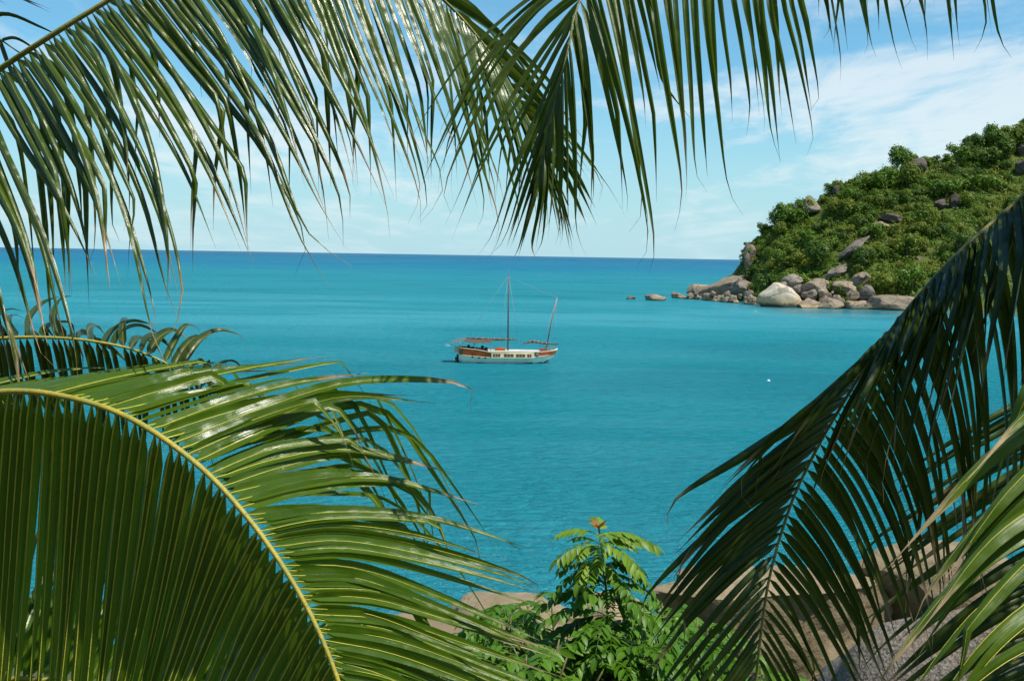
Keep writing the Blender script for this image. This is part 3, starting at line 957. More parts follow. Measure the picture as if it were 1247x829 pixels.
HR(301, 1102, 189, 1130, 213, 'rock_dark', 'dark brown dome boulder below the skyline of the hill')
HR(302, 1153, 232, 1171, 254, 'rock_dark', 'taller of two dark boulders halfway up the hill')
HR(303, 1136, 240, 1155, 256, 'rock_dark', 'lower broken boulder next to the taller one halfway up the hill')
HR(304, 974, 236, 1002, 264, 'rock', 'pale outcrop on the steep seaward edge of the hill', tilt=-0.75)
HR(305, 1012, 225, 1024, 240, 'rock_dark', 'small dark boulder under the skyline tree')
HR(306, 1066, 258, 1100, 272, 'rock_dark', 'shadowed rock ledge in the middle of the hillside', tilt=0.1)
HR(307, 1008, 297, 1064, 310, 'rock_grey', 'bare sloping granite slab slicing down through the trees', tilt=-0.68)
HR(308, 1060, 268, 1085, 278, 'rock', 'small tan slab at the head of the bare granite slab', tilt=-0.15)
HR(309, 1000, 322, 1038, 336, 'rock_grey', 'grey slanting slab just above the shore pile', tilt=-0.45)
HR(310, 1233, 174, 1262, 192, 'rock_dark', 'brown outcrop high on the hill at the right edge')
HR(311, 1236, 192, 1266, 214, 'rock_dark', 'second brown outcrop below the high one at the right edge')
HR(312, 1038, 302, 1060, 312, 'rock', 'small pale stone beside the bare granite slab')
HR(313, 1114, 310, 1124, 318, 'rock', 'little pale stone showing among low bushes')


# ------------------------------------------------------------------ headland trees
def crown_mat(name, a, b, c):
    t = NT(name)
    oi = t.n('ShaderNodeObjectInfo').outputs['Random']
    pos = t.n('ShaderNodeNewGeometry').outputs['Position']
    n = t.noise(pos, 0.9, 3, 0.6)
    col = t.mix(oi, a, b)
    col = t.mix(t.ss(n, 0.42, 0.68, 0, 0.8), col, c)
    p = t.pbsdf(col, 0.55, 0.3)
    tr = t.n('ShaderNodeBsdfTranslucent'); t.l(col, tr.inputs[0])
    mx = t.n('ShaderNodeMixShader'); mx.inputs[0].default_value = 0.3
    t.l(p, mx.inputs[1]); t.l(tr.outputs[0], mx.inputs[2])
    return t.done(mx.outputs[0])


CM_OLD = 0
CM = [crown_mat('crown_dark_green', (0.045, 0.095, 0.008), (0.070, 0.125, 0.010), (0.085, 0.150, 0.012)),
      crown_mat('crown_mid_green', (0.078, 0.150, 0.009), (0.110, 0.180, 0.012), (0.13, 0.21, 0.014)),
      crown_mat('crown_yellow_green', (0.120, 0.172, 0.012), (0.155, 0.190, 0.017), (0.18, 0.22, 0.02)),
      crown_mat('crown_lime', (0.17, 0.34, 0.012), (0.19, 0.36, 0.012), (0.24, 0.40, 0.02)),
      crown_mat('crown_rusty', (0.16, 0.12, 0.03), (0.18, 0.125, 0.035), (0.13, 0.14, 0.03))]
M['bark'] = plain_mat('bark_grey', (0.16, 0.12, 0.09), 0.9, 0.4, 1.5)


def clump_faces(v, f, c, n, size, r):
    """one leaf clump: a bent diamond of leaves"""
    n = n.normalized()
    a = n.orthogonal().normalized()
    a = Quaternion(n, r.uniform(0, 6.28)) @ a
    b = n.cross(a)
    L = size * r.uniform(0.7, 1.25); W = size * r.uniform(0.35, 0.6)
    k = len(v)
    v += [c - a * L * 0.5, c + b * W * 0.5 - n * 0.1 * size, c + a * L * 0.5 - n * 0.2 * size, c - b * W * 0.5 - n * 0.1 * size]
    f.append((k, k + 1, k + 2, k + 3))


def tree_proto(seed, h, rad, nlobe, nleaf, leaf, flat=0.9):
    r = random.Random(seed)
    lobes = []
    for i in range(nlobe):
        a = r.uniform(0, 6.28); q = rad * math.sqrt(r.random()) * 0.75
        lobes.append((V((math.cos(a) * q, math.sin(a) * q, h * r.uniform(0.38, 0.8) - q * 0.2)), rad * r.choice((0.25, 0.34, 0.42, 0.6)) * r.uniform(0.9, 1.1)))
    v = []; f = []
    for i in range(nleaf):
        c, q = r.choice(lobes)
        n = V((r.gauss(0, 1), r.gauss(0, 1), r.gauss(0.25, 0.9))).normalized()
        rr = q * (r.uniform(0.5, 1.0) ** 0.5) * r.choice((1, 1, 1, 1.12, 1.3))
        p = c + V((n.x * rr, n.y * rr, n.z * rr * flat))
        nn = (n * 1.0 + V((r.gauss(0, .28), r.gauss(0, .28), 0.1 + r.gauss(0, .28))))
        clump_faces(v, f, p, nn, leaf, r)
    tb = MB()
    tb.tube([(0, 0, -1.5), (0.1, 0, h * 0.2), (0.15 * r.uniform(-2, 2), 0.1, h * 0.45)], [0.03 * h, 0.025 * h, 0.018 * h], 6)
    for c, q in lobes[:6]:
        s = V((0.1, 0.05, h * 0.35))
        tb.tube([s, s.lerp(c, 0.5) + V((0, 0, 0.2)), c], [0.014 * h, 0.01 * h, 0.005 * h], 5)
    return v, f, tb


PROTO = [tree_proto(1, 7.0, 3.6, 11, 2000, 0.72), tree_proto(2, 6.0, 3.3, 9, 1700, 0.7), tree_proto(3, 8.0, 3.0, 12, 1900, 0.7, 1.0),
         tree_proto(4, 4.5, 3.0, 10, 1400, 0.62), tree_proto(5, 5.2, 2.6, 8, 1300, 0.62), tree_proto(6, 9.0, 3.4, 9, 1100, 0.7, 0.8)]
TM = {}


def tree(p, proto, cm, s, rz, label, group=None):
    key = (proto, cm)
    v, f, tb = PROTO[proto]
    root = empty('broadleaf_tree', p)
    tag(root, label, 'tree', group)
    root.scale = (s * rnd.uniform(0.9, 1.15), s * rnd.uniform(0.9, 1.15), s * rnd.uniform(0.85, 1.1))
    root.rotation_euler.z = rz
    if key not in TM:
        c = mesh_obj('crown', v, f, CM[cm], root, smooth=False)
        if proto not in TM:
            tr = tb.build('trunk', M['bark'], root); TM[proto] = tr.data
        else:
            tr = bpy.data.objects.new('trunk', TM[proto]); COL.objects.link(tr); tr.parent = root
        TM[key] = c.data
    else:
        c = bpy.data.objects.new('crown', TM[key]); COL.objects.link(c); c.parent = root
        tr = bpy.data.objects.new('trunk', TM[proto]); COL.objects.link(tr); tr.parent = root
    return root


LAB = {0: 'dark green broadleaf tree within the wooded slope of the headland',
       1: 'mid green broadleaf tree within the wooded slope of the headland',
       2: 'yellowish green broadleaf tree within the wooded slope of the headland'}


def blocked(x, y, d, pad):
    for x0, y0, x1, y1, bd in HB:
        if x0 - pad < x < x1 + pad and y0 - pad * 0.4 < y < y1 + pad * 0.8 and d < bd + 3: return True
    return False


# the ones that can be told apart
def special(px, py, proto, cm, s, label):
    p, d = hit(px, py)
    tree(p, proto, cm, s, rnd.uniform(0, 6), label)


q = P(928, 283, 492); q.z = ground(q.x, q.y) - 0.5
tree(q, 5, 0, 0.95, 1.0, 'dark tree leaning out over the cliff at the seaward tip of the headland')
q = P(1012, 222, 490); q.z = ground(q.x, q.y) - 0.5
tree(q, 5, 0, 0.9, 2.0, 'feathery tree standing above the skyline next to the pale outcrop')
q = P(977, 240, 490); q.z = ground(q.x, q.y) - 0.3
tree(q, 2, 0, 0.7, 3.0, 'pointed dark tree on the skyline just seaward of the pale outcrop')
special(1124, 224, 3, 3, 0.85, 'bright lime green bush in the middle of the hillside')
special(1174, 222, 3, 4, 1.2, 'rusty brown bush on the upper hillside')
special(1075, 356, 4, 3, 0.85, 'light green bush above the far end of the shore pile')
special(948, 322, 0, 1, 1.0, 'round green tree right above the huge white boulder')
cnt = 0
taken = []
tries = 0
while cnt < 294 and tries < 30000:
    tries += 1
    x = rnd.uniform(99, 262)
    ys = interp(x, SHORE); yr = max(interp(x, RY), ys + 20)
    f_ = rnd.uniform(0.07, 1.10)
    y = ys + f_ * (yr - ys)
    z = ground(x, y)
    if z < 2.6: continue
    px, py, d = proj(V((x, y, z + 2.5)))
    if px > 1262 or px < 908: continue
    # hidden behind the shaded frond
    if py > 240 + (1247 - px) * 0.98 + 50: continue
    if px < 975 and py > 305 and rnd.random() < 0.4: continue
    if blocked(px, py, d, 5): continue
    if any((a - x) ** 2 + (b - y) ** 2 < 9.5 for a, b in taken): continue
    taken.append((x, y))
    k = rnd.random()
    big = noise.noise(V((x * 0.03, y * 0.03, 9)))
    cm = 0 if k + big * 0.5 < 0.30 else (1 if k + big * 0.5 < 0.72 else 2)
    pr = rnd.choice([0, 0, 1, 1, 2, 2, 3, 4, 5])
    tree((x, y, z - 1.3), pr, cm, rnd.choice((0.5, 0.6, 0.75, 0.9, 1.1, 1.6)) * rnd.uniform(0.9, 1.12), rnd.uniform(0, 6.28), LAB[cm], 'trees covering the headland')
    cnt += 1

# undergrowth between the trees
uv_ = [[], []]; uf_ = [[], []]
ur = random.Random(5)
for i in range(9000):
    x = ur.uniform(99, 300)
    ys = interp(x, SHORE); yr = max(interp(x, RY), ys + 20)
    y = ys + ur.uniform(0.03, 1.15) * (yr - ys)
    z = ground(x, y)
    if z < 1.6: continue
    px, py, d = proj(V((x, y, z + 0.6)))
    if px > 1300 or blocked(px, py, d, 1): continue
    k = 0 if noise.noise(V((x * 0.06, y * 0.06, 2))) > 0 else 1
    q = ur.choice((0.8, 1.1, 1.5, 2.2)) * ur.uniform(0.8, 1.2)
    for _ in range(28):
        n = V((ur.gauss(0, 1), ur.gauss(0, 1), abs(ur.gauss(0, 1)))).normalized()
        clump_faces(uv_[k], uf_[k], V((x, y, z)) + V((n.x * q, n.y * q, n.z * q * 1.1)) * ur.uniform(0.75, 1), n + V((ur.gauss(0, .25), ur.gauss(0, .25), ur.gauss(0, .25))), 0.85, ur)
for k, cm in ((0, 1), (1, 2)):
    o = mesh_obj('undergrowth', uv_[k], uf_[k], CM[cm], smooth=False)
    tag(o, ('green' if k == 0 else 'yellowish green') + ' low scrub carpeting the headland between the trees', 'undergrowth', kind='stuff')


# ------------------------------------------------------------------ boat
def boat():
    S = 0.02314
    loc = P(618, 441, 183)
    loc.z = 0
    root = empty('sailboat', loc)
    tag(root, 'two masted wooden sailboat with white hull anchored alone in the bay', 'sailboat')
    root.rotation_euler.z = 0.06

    def X(zx): return (zx - 470) * S

    def Z(zy): return (717 - zy) * S
    white = plain_mat('hull_white', (0.74, 0.78, 0.64), 0.4, 0.12, 0.6)
    brown = plain_mat('varnished_wood', (0.42, 0.085, 0.012), 0.45, 0.3, 1.5)
    dark = plain_mat('dark_wood', (0.06, 0.035, 0.025), 0.55, 0.3, 1.5)
    red = plain_mat('antifouling_red', (0.10, 0.02, 0.015), 0.6, 0.2)
    cream = plain_mat('cream_paint', (0.72, 0.62, 0.40), 0.45, 0.1, 1.0)
    deckm = plain_mat('deck_pale', (0.62, 0.56, 0.44), 0.6, 0.12, 2.0)
    sail = plain_mat('furled_sail', (0.11, 0.075, 0.055), 0.8, 0.4, 2.0)
    canvas = plain_mat('awning_canvas', (0.075, 0.055, 0.042), 0.85, 0.2, 1.0)
    canvas2 = plain_mat('awning_grey', (0.12, 0.10, 0.085), 0.85, 0.2, 1.0)
    glass = plain_mat('window_dark', (0.16, 0.07, 0.03), 0.2, 0.2)
    black = plain_mat('black_rubber', (0.02, 0.02, 0.025), 0.5, 0.2)
    navy = plain_mat('navy_cloth', (0.02, 0.03, 0.06), 0.8, 0.3)
    mastm = plain_mat('mast_wood', (0.10, 0.06, 0.045), 0.45, 0.3)
    mastl = plain_mat('mast_light_wood', (0.28, 0.17, 0.11), 0.45, 0.3)
    rope = plain_mat('rope', (0.35, 0.33, 0.30), 0.8, 0.2)

    # hull stations: x, half beam at sheer, keel z, white top z, sheer z
    st = [(118, 1.5, 0.30, Z(655), Z(608)), (150, 1.9, -0.5, Z(660), Z(612)), (250, 2.25, -0.9, Z(668), Z(620)), (350, 2.4, -1.0, Z(674), Z(638)),
          (450, 2.4, -1.0, Z(676), Z(640)), (550, 2.3, -0.9, Z(674), Z(640)), (650, 1.9, -0.7, Z(668), Z(638)), (720, 1.35, -0.3, Z(662), Z(632)),
          (770, 0.75, 0.35, Z(657), Z(628)), (806, 0.22, 1.0, Z(650), Z(622))]

    def section(hb, kz, top, u):
        # u 0 keel .. 1 top
        return hb * (0.06 + 0.94 * min(1, (u ** 0.45))), kz + (top - kz) * u
    rows = 9
    v = []; f = []; mi = []
    for (zx, hb, kz, wt, sh) in st:
        for sgn in (1, -1):
            for j in range(rows):
                y, z = section(hb * 0.95, kz, wt, j / (rows - 1))
                v.append(V((X(zx) + (0.10 * (z - wt) * 0.6 if zx > 700 else 0), -sgn * y, z)))
    W = rows * 2
    for i in range(len(st) - 1):
        for sd in range(2):
            for j in range(rows - 1):
                a = i * W + sd * rows + j
                q = (a, a + W, a + W + 1, a + 1) if sd == 0 else (a, a + 1, a + W + 1, a + W)
                f.append(q)
                mi.append(1 if v[a + 1].z < 0.14 else 0)
    f.append(tuple(range(rows)) + tuple(reversed(range(rows, 2 * rows)))); mi.append(0)
    mesh_obj('hull', v, f, None, root, mats=[white, red], midx=mi)
    # bulwark: varnished planking above the white
    v = []; f = []
    for (zx, hb, kz, wt, sh) in st:
        fl = 1.03
        xo = 0.0 if zx < 700 else (zx - 700) * 0.0042
        for sgn in (1, -1):
            v.append(V((X(zx) + xo * 0.3, -sgn * hb * 0.952, wt - 0.02)))
            v.append(V((X(zx) + xo, -sgn * hb * fl, sh)))
            v.append(V((X(zx) + xo, -sgn * (hb * fl - 0.09), sh)))
            v.append(V((X(zx) + xo * 0.3, -sgn * (hb * 0.952 - 0.09), wt - 0.02)))
    for i in range(len(st) - 1):
        for sd in range(2):
            a = i * 8 + sd * 4
            for k in range(3):
                f.append((a + k, a + 8 + k, a + 9 + k, a + 1 + k))
    f += [(0, 1, 5, 4)]
    mesh_obj('bulwark', v, f, brown, root, smooth=False)
    # deck
    v = []; f = []
    for (zx, hb, kz, wt, sh) in st:
        v += [V((X(zx), -hb * 0.93, wt + 0.35)), V((X(zx), hb * 0.93, wt + 0.35))]
    for i in range(len(st) - 1): f.append((2 * i, 2 * i + 2, 2 * i + 3, 2 * i + 1))
    mesh_obj('deck', v, f, deckm, root)
    # rub rail
    b = MB()
    for sgn in (1, -1):
        b.tube([V((X(s[0]) + (0 if s[0] < 700 else (s[0] - 700) * 0.0042), -sgn * (s[1] * 1.03 - 0.03), s[4] + 0.03)) for s in st], 0.055, 6)
    b.build('cap_rail', cream, root)
    b = MB()
    for sgn in (1, -1):
        b.tube([V((X(s[0]), -sgn * (s[1] * 0.955 + 0.01), s[3])) for s in st[:-1]], 0.045, 6)
    b.build('rubbing_strake', cream, root)
    # cabin trunk along the side, cream with brown windows
    cy = 2.44
    cab = MB()
    for sgn in (1, -1):
        lo, hi = sorted((sgn * -(cy - 0.25), sgn * -(cy + 0.02)))
        cab.box((X(350), lo, Z(675)), (X(655), hi, Z(640)))
    cab.box((X(335), -1.75, Z(655)), (X(690), 1.75, Z(633)))
    c = cab.build('cabin', cream, root, smooth=False)
    for (a, b_) in ((358, 412), (438, 506), (524, 588), (604, 634)):
        for sgn in (1, -1):
            w = MB()
            y = -sgn * (cy + 0.03)
            w.box((X(a), min(y, y + sgn * 0.06), Z(668)), (X(b_), max(y, y + sgn * 0.06), Z(646)))
            wo = w.build('window', glass, c, smooth=False)
            mm = MB()
            n = 2 if b_ - a < 40 else 3
            for k in range(1, n):
                xx = X(a) + (X(b_) - X(a)) * k / n
                mm.box((xx - 0.025, min(y - sgn * 0.025, y), Z(668)), (xx + 0.025, max(y - sgn * 0.025, y), Z(646)))
            mm.build('mullion', cream, wo, smooth=False)
    rf = MB(); rf.box((X(328), -1.95, Z(633)), (X(700), 1.95, Z(629)))
    rf.build('cabin_roof', plain_mat('roof_white', (0.55, 0.53, 0.46), 0.5, 0.08), c, smooth=False)
    # hatch
    h = MB(); h.box((X(380), -0.7, Z(629)), (X(450), 0.7, Z(610))); h.build('hatch', brown, root, smooth=False)
    # portholes
    for zx, zy in ((215, 668), (262, 673), (307, 675)):
        p_ = MB(); hbb = interp(zx, [(s[0], s[1]) for s in st]) * 0.955
        p_.tube([(X(zx), -hbb + 0.15, Z(zy + 2)), (X(zx), -hbb - 0.05, Z(zy + 2))], 0.17, 12)
        p_.build('porthole', black, root)
    # masts
    b = MB(); b.tube([(X(472), 0, Z(690)), (X(470), 0, Z(400)), (X(468), 0, Z(80))], [0.14, 0.125, 0.07], 10); mm = b.build('main_mast', mastm, root)
    b = MB(); b.tube([(X(468), 0, Z(82)), (X(468), 0, Z(40))], [0.02, 0.012], 6); b.build('antenna', rope, mm)
    b = MB(); b.tube([(X(742), 0, Z(650)), (X(780), 0, Z(430)), (X(820), 0, Z(240))], [0.12, 0.10, 0.06], 10); b.build('fore_mast', mastl, root)
    # furled sails on booms
    def furled(pts, rads, name, mat):
        b = MB(); r = random.Random(len(pts))
        P2 = []; R2 = []
        cl, L = spline(pts, 26)
        for i, q in enumerate(cl):
            k = i / 26 * (len(rads) - 1); j = min(int(k), len(rads) - 2)
            P2.append(q); R2.append((rads[j] + (rads[j + 1] - rads[j]) * (k - j)) * r.uniform(0.85, 1.12))
        b.tube(P2, R2, 9, 0.85)
        o = b.build(name, mat, root)
        t = MB()
        for i in range(2, 26, 3):
            t.tube([P2[i] - V((0.03, 0, 0)), P2[i] + V((0.03, 0, 0))], R2[i] * 1.1, 9)
        t.build('sail_tie', rope, o)
    furled([(X(175), 0.1, Z(543)), (X(300), 0, Z(548)), (X(420), 0, Z(550)), (X(538), 0, Z(549))], [0.10, 0.22, 0.26, 0.22, 0.1], 'furled_mainsail', sail)
    furled([(X(582), -0.1, Z(578)), (X(650), -0.1, Z(563)), (X(730), -0.1, Z(574)), (X(838), -0.1, Z(580))], [0.14, 0.28, 0.24, 0.16, 0.12], 'furled_foresail', sail)
    # awning over the cockpit
    v = []; f = []
    NX = 16; NY = 8
    for i in range(NX + 1):
        for j in range(NY + 1):
            x = X(160) + (X(355) - X(160)) * i / NX; y = -2.2 + 4.4 * j / NY
            z = Z(545) - 0.5 * abs(y / 2.2) ** 1.2 - 0.12 * math.sin(math.pi * i / NX) + 0.03 * math.sin(i * 1.7 + j)
            v.append(V((x, y, z)))
    for i in range(NX):
        for j in range(NY):
            a = i * (NY + 1) + j; f.append((a, a + NY + 1, a + NY + 2, a + 1))
    mesh_obj('awning', v, f, canvas, root)
    v = []; f = []
    for i in range(9):
        for j in range(9):
            x = X(68) + (X(168) - X(68)) * i / 8; y = -1.7 + 3.4 * j / 8
            v.append(V((x, y, Z(562) + (Z(540) - Z(562)) * i / 8 - 0.25 * abs(y / 1.7) ** 1.5)))
    for i in range(8):
        for j in range(8):
            a = i * 9 + j; f.append((a, a + 9, a + 10, a + 1))
    mesh_obj('stern_awning', v, f, canvas2, root)
    for zx in (130, 230, 345):
        for sgn in (1, -1):
            b = MB(); b.tube([(X(zx), sgn * 2.05, Z(640)), (X(zx), sgn * 2.05, Z(572))], 0.035, 6); b.build('awning_post', mastl, root)
    # davit, rail, rudder, outboard at the stern
    b = MB()
    b.tube([(X(118), -1.1, Z(612)), (X(70), -1.1, Z(600)), (X(22), -1.1, Z(596))], 0.05, 6)
    b.tube([(X(118), 1.1, Z(612)), (X(70), 1.1, Z(600)), (X(22), 1.1, Z(596))], 0.05, 6)
    b.build('davit', plain_mat('davit_white', (0.7, 0.7, 0.66), 0.4, 0.1), root)
    b = MB(); b.box((X(84), -0.5, Z(648)), (X(116), 0.5, Z(608))); b.build('stern_locker', cream, root, smooth=False)
    b = MB(); b.box((X(104), -0.06, -0.6), (X(122), 0.06, Z(660))); b.box((X(92), -0.28, Z(700)), (X(118), 0.28, Z(680))); b.tube([(X(100), 0, Z(690)), (X(98), 0, -0.5)], 0.08, 6)
    b.build('rudder', black, root, smooth=False)
    # cushions / bundles on the aft deck
    for (a, b_, z0, z1) in ((172, 200, 622, 588), (196, 238, 622, 600), (272, 300, 622, 592), (296, 330, 622, 604)):
        vs, fs = rock_geo(a, ((X(b_) - X(a)) / 2, 0.45, (Z(z1) - Z(z0)) / 2), 2, 5, 0.08)
        vs = [q + V(((X(a) + X(b_)) / 2, -1.0, (Z(z0) + Z(z1)) / 2)) for q in vs]
        mesh_obj('deck_bundle', vs, fs, navy, root)
    # rigging
    for k, (a, b_) in enumerate((((468, 90), (130, 606)), ((468, 90), (400, 622)), ((468, 90), (560, 628)), ((468, 100), (820, 245)), ((820, 245), (800, 622)), ((818, 250), (700, 628)))):
        for sgn in ((1, -1) if k in (1, 2, 5) else (0,)):
            t = MB(); t.tube([(X(a[0]), 0, Z(a[1])), (X(b_[0]), sgn * 2.1, Z(b_[1]))], 0.012, 4)
            t.build('rigging_line', rope, root)
    # anchor gear and bow fittings
    b = MB(); b.box((X(700), -0.5, Z(634)), (X(752), 0.5, Z(612))); b.build('windlass', plain_mat('faded_red', (0.30, 0.10, 0.08), 0.6, 0.3), root, smooth=False)
    b = MB(); b.tube([(X(790), 0, Z(632)), (X(832), 0, Z(612))], [0.12, 0.09], 8); b.build('bow_sprit', cream, root)
    b = MB()
    for sgn in (1, -1):
        b.tube([(X(730), sgn * 1.2, Z(632)), (X(732), sgn * 1.2, Z(610)), (X(775), sgn * 0.75, Z(604)), (X(812), sgn * 0.2, Z(600))], 0.03, 6)
        b.tube([(X(775), sgn * 0.75, Z(628)), (X(775), sgn * 0.75, Z(604))], 0.03, 6)
    b.build('bow_rail', mastl, root)


boat()

# tiny mooring float
fl = MB()
fl.tube([(0, 0, -0.15), (0, 0, -0.05), (0, 0, 0.1), (0, 0, 0.25), (0, 0, 0.33), (0, 0, 0.5)], [0.1, 0.32, 0.42, 0.3, 0.08, 0.05], 12)
o = fl.build('mooring_buoy', plain_mat('buoy_white', (0.8, 0.8, 0.78), 0.4, 0.05))
q = P(936, 464, 170); k = (EYE.z - 0.0) / (EYE.z - q.z)
o.location = EYE + (q - EYE) * k
o.scale = (0.6, 0.6, 0.6)
tag(o, 'tiny white mooring buoy on the open water between boat and shaded frond', 'buoy')


# ------------------------------------------------------------------ near slope and shore
def slope_z(x, y):
    z = interp(y, [(-40, 52), (-20, 32), (-8, 19.5), (-3, 16.2), (4, 15.6), (9, 12.2), (20, 7.3), (34, 2.2), (44, 0.4), (50, -1.0), (70, -4)])  # steep rise behind the camera is unseen, added to block sky light
    z += (x - 6) * 0.05 if x > 6 else 0
    return z + noise.noise(V((x * 0.25, y * 0.25, 1))) * 0.35


def near_ground():
    t = NT('slope_soil')
    pos = t.n('ShaderNodeNewGeometry').outputs['Position']
    n = t.noise(pos, 0.8, 5, 0.6); n2 = t.noise(pos, 9, 4, 0.65)
    c = t.mix(t.ss(n, 0.4, 0.6), (0.07, 0.075, 0.03), (0.05, 0.075, 0.018))
    c = t.mix(t.ss(n2, 0.55, 0.68, 0, 0.5), c, (0.15, 0.12, 0.07))
    mat = t.done(t.pbsdf(c, 0.9, 0.2, t.bump(n2, 0.8, 0.08)))
    v = []; f = []
    NX, NY = 80, 80
    for i in range(NX + 1):
        for j in range(NY + 1):
            x = -60 + 120 * i / NX; y = -40 + 102 * j / NY
            v.append(V((x, y, slope_z(x, y))))
    for i in range(NX):
        for j in range(NY):
            a = i * (NY + 1) + j; f.append((a, a + NY + 1, a + NY + 2, a + 1))
    tag(mesh_obj('hillside_terrain', v, f, mat), kind='structure')


near_ground()

M['slab'] = rock_mat('shore_granite', (0.25, 0.19, 0.11), (0.36, 0.285, 0.175), (0.14, 0.105, 0.065), 1.5, None, 0.16, 9.0, 0.22)


def gravel_mat():
    t = NT('rough_granite')
    pos = t.n('ShaderNodeNewGeometry').outputs['Position']
    vo = t.n('ShaderNodeTexVoronoi'); vo.inputs['Scale'].default_value = 5.5; t.l(pos, vo.inputs['Vector'])
    n = t.noise(pos, 14, 5, 0.7); n1 = t.noise(pos, 0.6, 4, 0.6)
    c = t.mix(t.ss(n, 0.35, 0.65), (0.07, 0.058, 0.05), (0.27, 0.235, 0.20))
    c = t.mix(t.ss(n1, 0.42, 0.62, 0, 0.6), c, (0.22, 0.165, 0.115))
    b = t.bump(n, 0.9, 0.06)
    b = t.bump(vo.outputs['Distance'], 0.6, 0.08, b)
    return t.done(t.pbsdf(c, 0.9, 0.2, b))


M['gravel'] = gravel_mat()
srock(401, 520, 729, 712, 786, 46, 'slab', 'smooth tan shore boulder between the glossy frond and the shrub', ry=0.7, sub=5, cuts=14, rough=0.12)
srock(402, 690, 726, 790, 790, 47, 'slab', 'tan shore boulder directly behind the young sapling', ry=0.7, sub=4, cuts=5, rough=0.08)
srock(403, 780, 640, 1075, 860, 45, 'slab', 'long flat topped brown shore rock behind the shaded frond', ry=0.5, sub=5, cuts=14, rough=0.13, shape=lambda v: V((v.x, v.y, v.z if v.z < 1.45 else 1.45 + (v.z - 1.45) * 0.12)))
srock(404, 460, 752, 590, 790, 45, 'slab', 'low wet shore boulder washed by the water under the glossy leaflets', ry=0.8, sub=4, cuts=4, rough=0.08)
srock(405, 1030, 664, 1250, 780, 46, 'slab', 'pale sandy rock shelf at the water edge behind the lattice frond', ry=0.5, sub=5, cuts=4, rough=0.06)
srock(406, 985, 690, 1560, 1150, 37, 'gravel', 'great rough grey granite outcrop sloping up at the right', ry=0.45, tilt=-0.1, sub=5, cuts=4, rough=0.06)


# ------------------------------------------------------------------ shrubs with compound leaves
def shrub_leaf_mat(name, a, b, tr_=0.35):
    t = NT(name)
    oi = t.n('ShaderNodeObjectInfo').outputs['Random']
    pos = t.n('ShaderNodeNewGeometry').outputs['Position']
    n = t.noise(pos, 6, 3)
    uv = t.n('ShaderNodeUVMap').outputs[0]
    sep = t.n('ShaderNodeSeparateXYZ'); t.l(uv, sep.inputs[0])
    au = t.math('ABSOLUTE', t.math('SUBTRACT', sep.outputs[0], 0.5))
    f = t.math('ADD', t.math('MULTIPLY', oi, 0.6), t.math('MULTIPLY', n, 0.4))
    col = t.mix(f, a, b)
    col = t.mix(t.ss(au, 0.02, 0.05, 0.5, 0), col, tuple(min(1, c * 1.8) for c in b))
    p = t.pbsdf(col, 0.45, 0.3, t.bump(n, 0.3, 0.02))
    tr = t.n('ShaderNodeBsdfTranslucent'); t.l(t.mix(0.4, col, (0.16, 0.3, 0.02)), tr.inputs[0])
    mx = t.n('ShaderNodeMixShader'); mx.inputs[0].default_value = tr_
    t.l(p, mx.inputs[1]); t.l(tr.outputs[0], mx.inputs[2])
    return t.done(mx.outputs[0])


M['shrub'] = shrub_leaf_mat('shrub_leaf', (0.042, 0.125, 0.006), (0.095, 0.21, 0.012))
M['shrub_mid'] = shrub_leaf_mat('mid_leaf', (0.06, 0.15, 0.008), (0.11, 0.22, 0.014))
M['shrub_young'] = shrub_leaf_mat('young_leaf', (0.12, 0.22, 0.015), (0.20, 0.32, 0.025), 0.4)
M['shoot_red'] = shrub_leaf_mat('red_shoot', (0.30, 0.10, 0.04), (0.38, 0.14, 0.05), 0.3)
M['twig'] = stem_mat('twig_brown', (0.14, 0.09, 0.05), (0.10, 0.10, 0.03))


